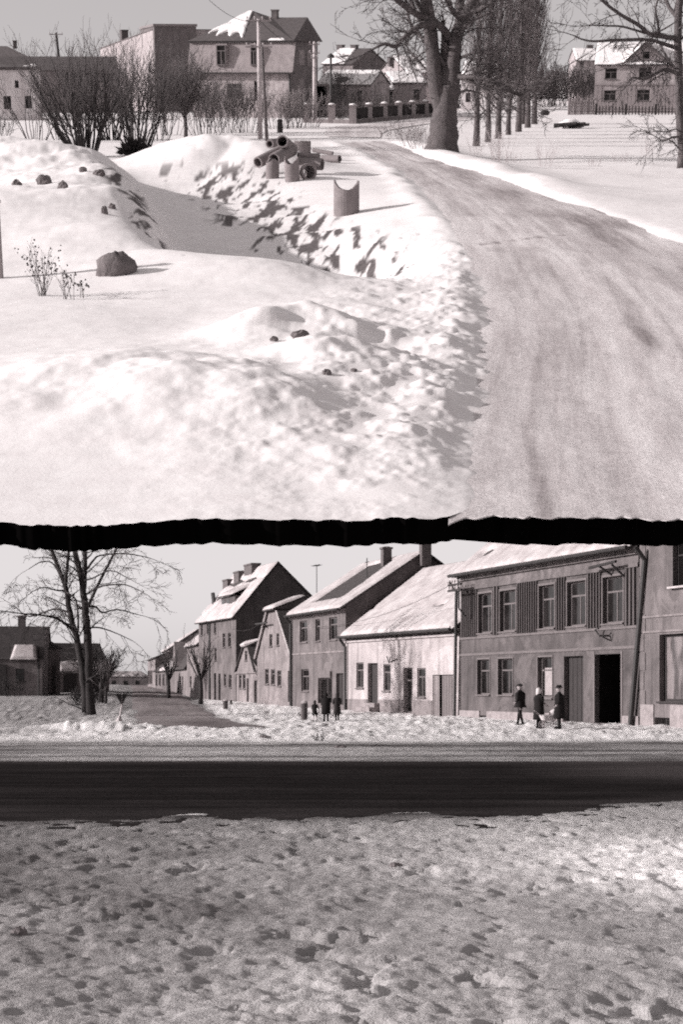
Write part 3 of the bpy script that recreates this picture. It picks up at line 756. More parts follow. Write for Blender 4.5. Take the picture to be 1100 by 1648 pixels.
F, h, ro = street_house('boarded_house', 'two storey grey house with vertical boarding between its five upper windows', LO, PA1, PA0, 0,
    [(0, 7.45), (5.6, 12.0), (11.2, 7.45)], 'plaster_dim', upw + low + [dA, oA, vA], over=.5, seed=11, cover=lambda s, t: .9 - 1.6 * np.exp(-(((s - .10) / .05) ** 2 + ((t - .22) / .07) ** 2)))
for r in upw: window(h, r, .26, fw=.075, surround=.10)
for r in low[:2]: window(h, r, .26, fw=.07, surround=.08)
w = window(h, low[2], .26, fw=.07, surround=.08, label='shop window with a pale poster pasted inside')
bar(w, 'poster', 'paper', (low[2][0] + .35, .185, low[2][2] + .12, low[2][1] - .12, .198, low[2][2] + 1.35))
door(h, dA, 'wood_dark', .3, planks=9, label='tall plank door'); opening(h, oA, 1.6)
bar(h, 'door_surround', 'trim', (oA[0] - .16, -.03, .08, oA[0] - .002, -.003, oA[3] + .1), (oA[1] + .002, -.03, .08, oA[1] + .16, -.003, oA[3] + .1))
opening(h, vA, .5, name='cellar_vent')
L = F.L
zb0 = FA.hit(*[720 + 75 * .34545, 850 + 590 * .34545])[1]; zb1 = FA.hit(720 + 75 * .34545, 850 + 515 * .34545)[1]
bar(h, 'string_course', 'trim', (0, -.05, zb0 - .06, L, -.003, zb0 + .06), (0, -.06, zb1 - .05, L, -.003, zb1 + .06))
bar(h, 'cornice', 'plaster', (0, -.09, zu1 + .26, L, -.003, zu1 + .42), (0, -.05, zu1 + .424, L, -.003, 6.9), (-.05, -.2, 6.904, L + .05, -.003, 7.08), (-.05, -.34, 7.084, L + .05, -.003, 7.2))
for a, b in ((0, vA[0] - .02), (vA[1] + .02, dA[0] - .02), (oA[1] + .18, L)): bar(h, 'plinth', 'stone', (a, -.06, -.5, b, -.003, .42))
xs = [0.12] + [v for r in upw for v in (r[0] - .14, r[1] + .14)] + [L - .3]
for a, b in zip(xs[0::2], xs[1::2]):
    sd = MB(); n = max(2, int((b - a) / .27)); z0, z1 = zb1 + .07, zu1 + .25
    for i in range(n):
        u0 = a + (b - a) * i / n; u1 = a + (b - a) * (i + 1) / n; m_ = u0 + .7 * (u1 - u0)
        sd.poly((u0, -.012, z0), (m_, -.05, z0), (m_, -.05, z1), (u0, -.012, z1)); sd.poly((m_, -.05, z0), (m_ + .01, -.10, z0), (m_ + .01, -.10, z1), (m_, -.05, z1)); sd.poly((m_ + .01, -.10, z0), (u1, -.10, z0), (u1, -.10, z1), (m_ + .01, -.10, z1)); sd.poly((u1, -.10, z0), (u1, -.012, z0), (u1, -.012, z1), (u1, -.10, z1))
    sd.build('boarding', 'boards', h)
for r in upw: bar(h, 'apron', 'plaster', (r[0] - .13, -.04, zb1 + .07, r[1] + .13, -.003, zu0 - .09))
gt = MB(); gt.tube([(-.1, -.62, 7.16), (L + .1, -.62, 7.16)], .085, 8); gt.build('gutter', 'metal_dark', h)
p = MB()
for (a, b, r_) in [((1046, 868), (1022, 1168), .11), ((741, 936), (738, 1156), .085)]:
    x_, z_ = FA.hit(*a); x2, z2 = FA.hit(*b); p2 = MB(); p2.tube([(x_, -.62, min(z_, 7.1)), (x_, -.2, min(z_, 7.1) - .5), (x2, -.2, z2 - .1)], r_, 8); p2.build('downpipe', 'metal_dark', h)
br = MB(); x_, z_ = FA.hit(985, 1023); br.tube([(x_ - .1, -.05, z_), (x_ - .1, -.5, z_), (x_ - .3, -.6, z_ + .25), (x_ - .05, -.55, z_ + .3)], .04, 6); br.tube([(x_, -.05, z_ - .2), (x_, -.4, z_ - .05), (x_ + .1, -.4, z_ + .2)], .035, 6); br.build('wire_bracket', 'metal_dark', h)
br = MB(); x_, z_ = FA.hit(970, 914); br.tube([(x_ - .2, -.5, z_), (x_ + 2.6, -.6, z_ + .1)], .06, 6); br.tube([(x_ + 1.0, -.02, z_ - .35), (x_ + 1.0, -.6, z_)], .05, 6); br.tube([(x_ + 2.2, -.02, z_ - .5), (x_ + 2.2, -.6, z_)], .05, 6); br.build('wire_bracket', 'metal_dark', h)

# --- B: house cut by the right edge
PB1 = LP(1031, 74.2); PB0 = (PB1[0] + 3.6, PB1[1] - 11.8)
FB = Frame(LO, PB1, PB0, 0)
sB = FB.rect(*Z5(990, 1180, 490, 808)); wB = FB.rect(*Z5(1052, 1150, 50, 270)); cB = FB.rect(*Z5(968, 1042, 882, 933))
F, h, ro = street_house('corner_shop', 'pale grey plastered building with a large shop window cut by the photo edge', LO, PB1, PB0, 0,
    [(0, 9.3), (5.6, 13.4), (11.2, 9.3)], 'plaster', [sB, wB, cB], over=.4, seed=17)
window(h, sB, .32, fr='wood_dark', transom=0, mull=False, gl='glass_pale', fw=.1, label='large shop window')
window(h, wB, .3, fr='wood_dark', sill=True); window(h, cB, .25, fr='wood_dark', transom=0, mull=True, sill=False, gl='glass_dark')
zc = FB.hit(1040, 850 + 415 * .345)[1]; zd = FB.hit(1040, 850 + 485 * .345)[1]; ze_ = FB.hit(1040, 850 + 740 * .345)[1]
bar(h, 'string_course', 'plaster_mid', (0.3, -.05, zc - .04, F.L, -.003, zc + .04), (0.3, -.05, zd - .04, F.L, -.003, zd + .04))
bar(h, 'plinth', 'stone', (0.1, -.05, -.5, cB[0] - .03, -.003, .9)); bar(h, 'plinth', 'stone', (cB[1] + .03, -.05, -.5, F.L, -.003, .9))
q = MB()
for k in range(12): q.box(.02, -.03, k * .75, .38 + .12 * (k % 2), -.003, k * .75 + .7)
q.build('quoin', 'plaster', h)
q = MB(); q.box(wB[0] - .1, -.2, wB[2] - .06, wB[1] + .2, -.002, wB[2] + .02); q.build('ledge_snow', 'snow', h)

# --- C: low white house with a snow roof
Z4 = zoomed(540, 990, .2)
PC0, PC1 = LP(740, 94.2), LP(557, 110.0)
FC = Frame(LO, PC1, PC0, 0)
def fr(F, Z, lst): return [F.rect(*Z(*q)) for q in lst]
c1, c2, c3, c4 = fr(FC, Z4, [(170, 228, 380, 585), (388, 445, 393, 610), (548, 622, 422, 785), (660, 728, 425, 660)])
cd = FC.rect(*Z4(262, 342, 385, 705)); cg = FC.rect(*Z4(785, 975, 478, 838)); cg = (cg[0], cg[1], .02, cg[3])
F, h, ro = street_house('white_cottage', 'long low white plastered house under a thick snow covered roof', LO, PC1, PC0, 0,
    [(0, 4.72), (5.1, 8.6), (10.2, 4.72)], 'plaster_white', [c1, c2, c3, c4, cd, cg], over=.45, seed=23, snow_th=.16,
    cover=lambda s, t: .75 - 1.7 * np.exp(-(((s - .66) / .045) ** 2 + ((t - .34) / .03) ** 2)) - 1.7 * np.exp(-(((s - .95) / .03) ** 2 + ((t - .40) / .04) ** 2)) - 1.4 * sst(.10, .02, s) * 0, gable_over=.02)
for r in (c1, c2, c4): window(h, r, .16, transom=.7, fr='trim', fw=.07)
window(h, c3, .3, transom=.72, fr='wood', fw=.08, sill=False, label='tall glazed shop door'); door(h, cd, 'wood_dark', .3, planks=2, label='dark open door above stone steps')
a, b, c, d = cg; w3 = (b - a)
for (u0, u1, mt) in ((a, a + w3 * .24, 'plaster_mid'), (a + w3 * .36, b - w3 * .22, 'wood'), (b - w3 * .2, b - .02, 'plaster_mid')):
    q = MB(); n = max(2, int((u1 - u0) / .18))
    for i in range(n): q.box(u0 + (u1 - u0) * i / n + .006, .06 + .01 * (i % 2), c, u0 + (u1 - u0) * (i + 1) / n - .006, .12, d - .04)
    q.build('gate_leaf', mt, h)
opening(h, (a, b, c, d), .8, name='gateway')
bar(h, 'cornice', 'plaster_white', (0, -.12, 4.18, F.L, -.003, 4.3), (0, -.28, 4.46, F.L, -.003, 4.58))
bar(h, 'fascia', 'plaster_dim', (0, -.06, 4.32, F.L, -.003, 4.45))
zp = FC.hit(575, 1125)[1]
for u, v in ((.1, cd[0] - .05), (cd[1] + .05, c3[0] - .05), (c3[1] + .05, cg[0] - .05)): bar(h, 'plinth', 'plaster_mid', (u, -.04, -.5, v, -.003, zp))
st = MB()
for i in range(4): st.box(cd[0] - .25 - .0 * i, -.32 * (4 - i), -.5, cd[1] + .3 + .35 * (3 - i), -.05 - .32 * 0, cd[2] - .02 - .2 * (3 - i))
st = MB()
for i in range(4): st.box(cd[0] - .2, -1.25 + .3 * i, -.5, cd[1] + .35, -.95 + .3 * i - (0 if i < 3 else .01), max(.05, cd[2] - .72 + .24 * i))
st.build('steps', 'stone', h)
bk = MB(); x_, z_ = FC.hit(640, 1065); bk.tube([(x_, -.02, z_ + .15), (x_, -.5, z_ - .05), (x_ - .3, -.5, z_ + .3)], .035, 6); bk.tube([(x_, -.5, z_ - .05), (x_ + .25, -.5, z_ + .25)], .035, 6); bk.tube([(x_, -.3, z_ - .05), (x_, -.3, z_ + .4)], .03, 6); bk.build('wire_bracket', 'metal_dark', h)
gt = MB(); gt.tube([(0, -.55, 4.50), (F.L, -.55, 4.50)], .08, 8); gt.build('gutter', 'metal_dark', h)
dp = MB(); dp.tube([(.28, -.5, 4.4), (.28, -.14, 3.95), (.28, -.14, .1)], .09, 8); dp.build('downpipe', 'metal_dark', h)
ls = MB(); ls.box(F.L * .62, -.47, 4.585, F.L - .2, -.2, 4.66); ls.build('ledge_snow', 'snow', h)

# --- D: two-storey grey house with a bare patch in the roof snow
Z3 = zoomed(400, 870, .32727)
PD0, PD1 = LP(556.5, 110.1), LP(470, 121.8)
FD = Frame(LO, PD1, PD0, .1)
du = fr(FD, Z3, [(253, 290, 388, 492), (330, 353, 386, 494), (397, 437, 383, 495)]); dl = fr(FD, Z3, [(260, 298, 632, 740)]); dd = fr(FD, Z3, [(342, 412, 678, 800), (432, 468, 652, 806)])
zm = (sum(r[2] for r in du) / 3, sum(r[3] for r in du) / 3); du = [r[:2] + zm for r in du]
def covD(s, t): return .75 - 2.2 * sst(.2, .27, s) * (1 - sst(.70, .76, s + .10 * (t - .5))) * sst(.18, .24, t) * (1 - sst(.86, .92, t)) - 1.2 * (1 - sst(.02, .05, s)) * sst(.5, .6, t)
F, h, ro = street_house('grey_townhouse', 'two storey grey house with a bare dark patch in its roof snow', LO, PD1, PD0, .1,
    [(0, 6.3), (4.95, 9.55), (9.6, 6.4)], 'plaster', du + dl + dd, over=.4, seed=31, cover=covD, snow_th=.12, gable_mat='plaster_shaded')
for r in du: window(h, r, .2, fw=.07)
window(h, dl[0], .2, fw=.07)
d1 = dd[0]; window(h, (d1[0], d1[1], d1[2], d1[3]), .25, transom=.0, fr='wood', gl='glass_dark', sill=False, label='shop door'); door(h, dd[1], 'wood_dark', .25)
sg = FD.rect(*Z3(342, 412, 643, 674)); bar(h, 'shop_sign', 'trim', (sg[0], -.14, sg[2], sg[1], -.003, sg[3]))
bar(h, 'cornice', 'plaster_mid', (0, -.2, 6.0, F.L, -.003, 6.12), (0, -.09, 5.86, F.L, -.003, 5.99)); bar(h, 'string_course', 'plaster_mid', (0, -.05, 3.55, F.L, -.003, 3.66))
gt = MB(); gt.tube([(0, -.5, 6.08), (F.L, -.5, 6.08)], .075, 8); gt.build('gutter', 'metal_dark', h)
dp = MB(); dp.tube([(.15, -.45, 6.0), (.15, -.12, 5.6), (.15, -.12, .1)], .09, 8); dp.build('downpipe', 'metal_dark', h)
def on_frame(F, px, py, y): return F.hit(px, py, y)
x_, z_ = FD.hit(622, 903, 4.2); chimney(h, x_, 4.2, z_ - .6, FD.hit(622, 884, 4.2)[1], .55, .55)
x_, z_ = FD.hit(685, 889, 4.9); chimney(h, x_, 4.9, z_ - .8, z_ + .55, .5, .6)
x_, z_ = FD.hit(591, 930, 2.7); z2 = FD.hit(591, 898, 2.7)[1]
an = MB(); an.tube([(x_, 2.7, z_ - .8), (x_, 2.7, z2)], .035, 6); an.tube([(x_ - .3, 2.7, z2 - .25), (x_ + .3, 2.7, z2 - .25)], .025, 5); an.build('roof_mast', 'metal_dark', h)
x_, z_ = FD.hit(510, 948, 3.0); z2 = FD.hit(510, 910, 3.0)[1]
an = MB(); an.tube([(x_, 3.0, z_ - 1.5), (x_, 3.0, z2)], .03, 6); an.tube([(x_ - .75, 3.0, z2), (x_ + .75, 3.0, z2 + .02)], .022, 5)
for k in range(5): an.tube([(x_ - .6 + .3 * k, 2.75, z2), (x_ - .6 + .3 * k, 3.25, z2)], .014, 4)
an.build('aerial', 'metal_dark', h)

def gable_house(name, label, lev, pL, pR, zb, outline, depth, wallmat, holes, roofmat='tile', cap=True, cat='house', over=.25, seed=3, snowside=None):
    """house whose gable faces the street; outline = polygon from the left eave over the top to the right eave"""
    F = Frame(lev, pL, pR, zb); h = thing(name, label, cat, F.M); z0 = -.6
    ze = min(outline[0][1], outline[-1][1]); mb = MB(); wall(mb, 0, F.L, z0, ze, [q for q in holes if q[3] <= ze + .01])
    up = [(x, z) for x, z in outline]
    # upper wall cut in bands so that its windows can be holes too
    hi = [q for q in holes if q[3] > ze + .01]
    mb.poly((0, 0, ze), (F.L, 0, ze), *[(x, 0, z) for x, z in reversed(up)]) if not hi else None
    if hi:
        def xl(z): 
            l = [p for p in up]; xs = []
            for (xa, za), (xb, zb_) in zip(l[:-1], l[1:]):
                if min(za, zb_) - 1e-9 <= z <= max(za, zb_) + 1e-9 and abs(zb_ - za) > 1e-6: xs.append(xa + (xb - xa) * (z - za) / (zb_ - za))
            return (min(xs), max(xs)) if xs else (0, 0)
        a = min(q[2] for q in hi); b = max(q[3] for q in hi); xa = max(xl(a)[0], xl(b)[0]); xb = min(xl(a)[1], xl(b)[1])
        wall(mb, xa, xb, a, b, hi)
        mb.poly((0, 0, ze), (F.L, 0, ze), (xl(a)[1], 0, a), (xl(a)[0], 0, a))
        mb.poly((xl(a)[0], 0, a), (xa, 0, a), (xa, 0, b), (xl(b)[0], 0, b)); mb.poly((xb, 0, a), (xl(a)[1], 0, a), (xl(b)[1], 0, b), (xb, 0, b))
        mb.poly((xl(b)[0], 0, b), (xl(b)[1], 0, b), *[(x, 0, z) for x, z in reversed(up) if z > b])
    mb.poly((0, depth, z0), (0, 0, z0), (0, 0, ze), (0, depth, ze)); mb.poly((F.L, 0, z0), (F.L, depth, z0), (F.L, depth, ze), (F.L, 0, ze))
    mb.poly((F.L, depth, z0), (0, depth, z0), (0, depth, ze), *[(x, depth, z) for x, z in up], (F.L, depth, ze))
    mb.build('wall', wallmat, h)
    rf = MB()
    for (xa, za), (xb, zb_) in zip(up[:-1], up[1:]):
        if abs(xb - xa) < 1e-6: continue
        n = Vector((-(zb_ - za), 0, xb - xa)).normalized() * .12
        if (xa, za) == up[0]: k = over / math.hypot(xb - xa, zb_ - za); xa, za = xa - (xb - xa) * k, za - (zb_ - za) * k
        if (xb, zb_) == up[-1]: k = over / math.hypot(xb - xa, zb_ - za); xb, zb_ = xb + (xb - xa) * k, zb_ + (zb_ - za) * k
        rf.slab((xa + n.x, -.15, za + n.z), (xb + n.x, -.15, zb_ + n.z), (xb + n.x, depth, zb_ + n.z), (xa + n.x, depth, za + n.z), .117)
    ro = rf.build('roof', roofmat, h)
    return F, h, ro

# --- E: narrow house with a clipped gable towards the street
PE0, PE1 = LP(471, 122.2), LP(414, 132.0)
FE = Frame(LO, PE1, PE0, .2)
ew = fr(FE, Z3, [(82, 101, 630, 705), (111, 131, 632, 708), (142, 162, 638, 715)]); ea = fr(FE, Z3, [(103, 118, 460, 520), (138, 152, 455, 515)]); ed = fr(FE, Z3, [(195, 212, 640, 792)])
t0 = FE.hit(400 + 100 * .327, 870 + 352 * .327); t1 = FE.hit(400 + 130 * .327, 870 + 345 * .327); e0 = FE.hit(412, 1057); e1 = FE.hit(468, 1054)
F, h, ro = gable_house('clipped_gable_house', 'narrow pale house turning a steep clipped gable to the street', LO, PE1, PE0, .2,
    [(0, e0[1]), (t0[0], t0[1]), (t1[0] + .9, t1[1]), (FE.L, e1[1])], 12, 'plaster_mid', ew + ea + ed, seed=41)
for r in ew + ea: window(h, r, .16, transom=.7, fw=.06)
door(h, ed[0], 'wood_dark', .2, planks=2)
q = MB(); q.slab((t0[0] - .25, -.4, t0[1] + .12), (t1[0] + 1.1, -.4, t1[1] + .12), (t1[0] + .9, 1.9, t1[1] + 1.0), (t0[0] + .5, 1.9, t1[1] + 1.0), .1); q.build('hip_roof', 'tile', h)
snow_sheet(ro, (t0[0] - .25, -.42, t0[1] + .14), (t1[0] + 1.1, -.42, t1[1] + .14), (t1[0] + .9, 1.9, t1[1] + 1.03), (t0[0] + .5, 1.9, t1[1] + 1.03), None, .16, 20, 16, 43)
bar(h, 'bargeboard', 'plaster_mid', (0, -.04, e0[1] - .06, .01, -.02, e0[1]))
vb = MB(); vb.tube([(-.1, -.17, e0[1] - .1), (t0[0] - .05, -.17, t0[1] + .05)], .09, 5); vb.build('verge', 'snow', h)
vb = MB(); vb.tube([(FE.L + .1, -.17, e1[1] - .1), (t1[0] + .95, -.17, t1[1] + .05)], .06, 5); vb.build('verge', 'snow', h)
xq, zq = FE.hit(432, 1003); q = MB(); q.box(xq - 1.9, -.5, zq - .05, xq + 1.5, -.42, zq + .05); q.box(xq - .1, -.43, zq - .3, xq, -.02, zq - .22); q.build('wire_bracket', 'metal_dark', h)

# --- F: tiny gabled house and its gate
Z2 = zoomed(200, 900, .254545)
PF0, PF1 = LP(419, 132.2), LP(381, 141.5)
FF = Frame(LO, PF1, PF0, .3)
fw_ = fr(FF, Z2, [(727, 742, 730, 815), (750, 768, 728, 818)]); fd = fr(FF, Z2, [(775, 787, 752, 900), (822, 864, 766, 918)]); fa = fr(FF, Z2, [(763, 779, 578, 640)])
f0 = FF.hit(200 + 712 * .2545, 900 + 708 * .2545); ft0 = FF.hit(200 + 762 * .2545, 900 + 552 * .2545); ft1 = FF.hit(200 + 788 * .2545, 900 + 552 * .2545); f1 = FF.hit(200 + 832 * .2545, 900 + 712 * .2545)
F, h, ro = gable_house('little_gabled_house', 'tiny pale house with a curved snow capped gable next to the tall dark wall', LO, PF1, PF0, .3,
    [(0, f0[1]), (ft0[0], ft0[1]), (ft1[0], ft1[1]), (f1[0], f1[1]), (FF.L, f1[1] - .05)], 8, 'plaster_mid', fw_ + fd + fa, seed=47)
for r in fw_ + fa: window(h, r, .14, transom=.7, fw=.05)
for r in fd: door(h, r, 'wood_dark', .2, planks=3)
q = MB(); q.tube([(ft0[0] - .2, -.2, ft0[1] + .1), (ft1[0], -.2, ft1[1] + .22), (ft1[0] + 1.3, .8, ft1[1] + .6)], [.13, .2, .05], 7); q.build('snow_cap', 'snow', h)
bar(h, 'cornice', 'plaster_mid', (0, -.12, f0[1] - .2, FF.L, -.003, f0[1] - .05))

# --- G: tall three-storey house with the dark side wall
PG0, PG1 = LP(380, 142.0), LP(320, 155.0)
FG = Frame(LO, PG1, PG0, .4)
gw = fr(FG, Z2, [(485, 497, 415, 480), (523, 537, 410, 472), (568, 582, 402, 468), (622, 639, 468, 556), (657, 676, 465, 553), (570, 585, 560, 640), (630, 645, 724, 800), (662, 680, 730, 810), (500, 512, 560, 640)])
gd = fr(FG, Z2, [(568, 582, 720, 898), (597, 609, 722, 898), (534, 545, 758, 893)])
F, h, ro = street_house('tall_tenement', 'tall three storey house with a huge dark side wall and three chimneys', LO, PG1, PG0, .4,
    [(0, 6.75), (3.3, 10.7), (8.2, 6.0)], 'plaster', gw + gd, over=.35, seed=53, gable_mat='plaster_shaded', snow_th=.12,
    cover=lambda s, t: .55 - .9 * np.exp(-((t - .45) / .1) ** 2) * (s < .6) - .8 * np.exp(-((t - .72) / .05) ** 2))
for r in gw: window(h, r, .16, transom=.7, fw=.05)
for r in gd: door(h, r, 'wood_dark', .22, planks=2)
bar(h, 'cornice', 'plaster_mid', (0, -.2, 6.5, F.L, -.003, 6.68))
dp = MB(); x_, z_ = FG.hit(339, 1010); dp.tube([(x_, -.1, 6.3), (x_, -.1, .1)], .08, 6); dp.build('downpipe', 'metal_dark', h)
for (px, pt, pb, w_, yy) in [(406, 910, 941, 2.6, 2.9), (387, 922, 940, 1.8, 2.7), (369, 935, 950, 1.8, 2.5)]:
    x_, zt = FG.hit(px, pt, yy); zz = FG.hit(px, pb, yy)[1]; chimney(h, x_, yy, zz - .6, zt, w_, .7, cap=False)
dm = MB(); x_, z_ = FG.hit(372, 975, .9); a_, b_ = x_ - 2.2, x_ + 2.6
dm.box(a_, .62, z_ - .9, b_, 3.0, z_ + .72); dmo = dm.build('dormer', 'plaster_dim', h)
snow_sheet(dmo, (a_ - .2, .3, z_ + .80), (b_ + .2, .3, z_ + .80), (b_ + .2, 2.9, z_ + 2.0), (a_ - .2, 2.9, z_ + 2.0), None, .14, 24, 16, 59)
dr = MB(); dr.slab((a_ - .2, .3, z_ + .79), (b_ + .2, .3, z_ + .79), (b_ + .2, 2.9, z_ + 1.99), (a_ - .2, 2.9, z_ + 1.99), .06); dr.build('dormer_roof', 'tile', dmo)
q = MB()
for k in range(2): q.box(a_ + .3 + 1.7 * k, .605, z_ - .3, a_ + 1.1 + 1.7 * k, .618, z_ + .5)
q.build('dormer_window', 'glass_dark', dmo)
q = MB(); x_, z_ = FG.hit(345, 972, .9); q.tube([(x_ + .3, .9, z_ - .6), (x_ - .5, .9, z_ + .9)], .17, 7); q.build('stovepipe', 'metal_dark', h)

# --- H and the houses farther down the street
PH0, PH1 = LP(320, 155.5), LP(301, 165)
ZH = zoomed(200, 1020, .2)
FH = Frame(LO, PH1, PH0, .5)
hw_ = fr(FH, ZH, [(528, 542, 340, 420), (560, 575, 175, 235), (600, 612, 175, 235)])
F, h, ro = street_house('two_storey_house', 'two storey house between the tall tenement and the dark steep roof', LO, PH1, PH0, .5,
    [(0, 4.7), (3.0, 6.9), (7, 4.6)], 'plaster_mid', hw_, over=.3, seed=61, snow_th=.12)
for r in hw_: window(h, r, .14, transom=.7, fw=.05)
PI0, PI1 = LP(301, 165.4), LP(282, 176)
FI = Frame(LO, PI1, PI0, .6)
iw = fr(FI, ZH, [(428, 442, 380, 500), (450, 458, 340, 440), (465, 474, 340, 440)])
F, h, ro = street_house('steep_roofed_house', 'small house with a steep dark bare roof, far along the street', LO, PI1, PI0, .6,
    [(0, 2.9), (2.0, 5.9), (6, 2.7)], 'plaster_mid', iw, over=.3, seed=67, cover=False)
for r in iw: window(h, r, .12, transom=.7, fw=.05)
q = MB(); x_ = FI.hit(284, 1070)[0]; q.poly((x_ - .2, -.35, 2.9), (x_ + 3.2, -.35, 2.9), (x_ + 1.2, -.35, 5.2)); q.poly((x_ - .2, -.35, 2.9), (x_ + 1.2, -.35, 5.2), (x_ + 1.2, 1.6, 5.2), (x_ - .2, 0, 2.9)); q.poly((x_ + 3.2, -.35, 2.9), (x_ + 3.2, 0, 2.9), (x_ + 1.2, 1.6, 5.2), (x_ + 1.2, -.35, 5.2)); q.build('front_gable', 'plaster_mid', h)
PJ0, PJ1 = LP(282, 177), LP(250, 196)
F, h, ro = street_house('snowy_roofed_house', 'low house with two bright strips of roof snow, far along the street', LO, PJ1, PJ0, .8,
    [(0, 2.5), (3.4, 5.0), (8, 2.6)], 'plaster', [], over=.3, seed=71, snow_th=.12, cover=lambda s, t: .9 - 2.2 * np.exp(-((t - .55) / .17) ** 2) - 2 * (s < .35))
for k in range(4): window(h, (1.2 + k * 3.6, 2.1 + k * 3.6, .9, 2.1), .0, y=-.02, transom=.7, fw=.05, sill=False)
PK0, PK1 = LP(250, 197), LP(238, 214)
F, h, ro = street_house('gap_house', 'tiny distant house with a pale wall, second from the end of the street row', LO, LP(262, 215), LP(273, 197), 1.0,
    [(0, 4.6), (3.0, 6.6), (7, 4.4)], 'plaster_mid', [], over=.2, seed=75, cover=lambda s, t: .3 + 0 * s)
for k in range(3): window(h, (1.5 + k * 4, 2.6 + k * 4, 1.4, 2.9), .0, y=-.02, transom=.7, fw=.05, sill=False)
F, h, ro = street_house('end_house', 'farthest grey house at the end of the street row', LO, PK1, PK0, 1.0,
    [(0, 3.6), (3.0, 4.8), (7, 3.4)], 'plaster_mid', [], over=.2, seed=73, cover=False)
for k in range(3): window(h, (1.5 + k * 4, 2.6 + k * 4, .9, 2.4), .0, y=-.02, transom=.7, fw=.05, sill=False)

# --- houses on the left of the street
def LOf(px, py): 
    return None
PL1, PL0 = LP(-70, 150), LP(68, 150.5)
FL = Frame(LO, PL1, PL0, .8)
Z1 = zoomed(0, 870, .23636)
lw = fr(FL, Z1, [(106, 165, 872, 958)])
F, h, ro = street_house('dark_roofed_house', 'grey house with a big bare dark roof behind the forked tree', LO, PL1, PL0, .8,
    [(0, 2.95), (.25, 3.0), (1.4, 5.6), (6, 5.7), (9, 3)], 'plaster', lw, roofmat='tile', over=.1, seed=79, cover=False)
window(h, lw[0], .15, fr='wood_dark', gl='glass_dark', transom=.6)
chimney(h, F.L * .72, 3.0, 5.2, 6.5, .6, .6)
a_ = FL.hit(17, 1060)[0]; b_ = FL.hit(60, 1060)[0]
q = MB(); q.slab((a_, -.5, 2.98), (b_, -.5, 2.98), (b_, .55, 4.2), (a_, .55, 4.2), .1); q.build('lean_to_roof', 'tile', h)
snow_sheet(ro, (a_, -.52, 3.0), (b_, -.52, 3.0), (b_ - .2, .55, 4.22), (a_ + .3, .55, 4.22), None, .15, 26, 16, 83)
dp = MB(); x_ = FL.hit(62, 1100)[0]; dp.tube([(x_, -.1, 2.9), (x_, -.1, .1)], .07, 6); dp.build('downpipe', 'metal_dark', h)
q = MB(); x_ = FL.hit(10, 1100)[0]; q.box(x_ - 1.4, -.25, -.3, x_ - .0, -.003, 2.6); q.build('side_door', 'wood_dark', h)
PL1, PL0 = LP(68, 156), LP(97, 157)
F, h, ro = street_house('narrow_outbuilding', 'narrow grey outbuilding beside the dark roofed house', LO, PL1, PL0, .8,
    [(0, 4.0), (3, 4.9), (6, 3.2)], 'plaster', [], over=.15, seed=85, cover=False, roofmat='tile')
q = MB(); q.box(.2, -.03, -.2, .62, -.003, 2.6); q.box(.92, -.03, -.2, 1.25, -.003, 2.6); q.build('door', 'wood_dark', h)
PL1, PL0 = LP(97, 166), LP(176, 168)
F, h, ro = street_house('garage_row', 'low grey shed with a half snowy roof behind the forked tree trunk', LO, PL1, PL0, .85,
    [(0, 2.15), (3, 4.6), (7, 2)], 'plaster', [], over=.2, seed=89, cat='shed', cover=lambda s, t: .6 - 1.8 * sst(.25, .5, t))
q = MB(); q.box(.3, -.03, -.2, 1.5, -.003, 1.9); q.box(2.3, -.03, -.2, 3.6, -.003, 1.9); q.build('shed_door', 'wood_dark', h)
PL1, PL0 = LP(172, 330), LP(240, 335)
F, h, ro = street_house('distant_barn', 'long pale building closing the far end of the street', LO, PL1, PL0, 1.3,
    [(0, 2.0), (3, 3.0), (7, 2)], 'plaster_white', [], over=.2, seed=91, cat='barn', roofmat='tile_mid', cover=lambda s, t: .2 + 0 * s)
for k in range(3): window(h, (1 + k * 2.4, 1.8 + k * 2.4, .6, 1.4), .0, y=-.02, transom=0, fw=.05, sill=False)

ROOF_SNOW = 'up_snow'

# ------------------------------------------------------------------ upper level: houses
def UPL(px, v): return (upx(px, v), v)
def up_frame(pxl, pxr, v, turn=0.0, zb=0.0):
    """facade between two pixel columns; its left end at distance v, turned so that its right end comes nearer"""
    a = UPL(pxl, v); k = math.tan(R(turn)); vr = v
    for _ in range(8): b = UPL(pxr, vr); vr = v - (b[0] - a[0]) * k
    return a, UPL(pxr, vr)
zU2 = zoomed(280, 0, .363636)
# main gambrel house
pa, pb = up_frame(312, 469, 200, 18); FM = Frame(UP, pa, pb, 0)
mw = fr(FM, zU2, [(235, 300, 372, 432), (355, 372, 360, 440)]); h = thing('gambrel_house', 'big house with a tiled mansard storey, steep dark gable side and half snowy roof', 'house', FM.M)
F = FM; L = F.L; Dp = 8.4
zb_ = F.hit(400, 117)[1]; ze_ = F.hit(400, 69)[1]; zr = F.hit(495, 31, 4.2)[1]
mb = MB(); wall(mb, 0, L, -.6, zb_, mw); mb.build('wall', 'up_mid', h)
g = MB(); gp = [(0, -.6), (Dp, -.6), (Dp, zb_), (Dp, ze_), (Dp * .5, zr), (0, ze_), (0, zb_)]
g.poly(*[(L, y, z) for y, z in gp]); g.poly(*[(0, y, z) for y, z in reversed(gp) if z < zr]); g.poly((L, Dp, -.6), (0, Dp, -.6), (0, Dp, ze_), (L, Dp, ze_)); g.build('gable_wall', 'up_dark', h)  # gable in darker plaster, its shade put into the colour
m = MB(); m.slab((-.45, -.5, zb_), (L + .35, -.5, zb_), (L + .55, -.05, ze_), (-.2, -.05, ze_), .12); man = m.build('mansard', 'tile_light', h)
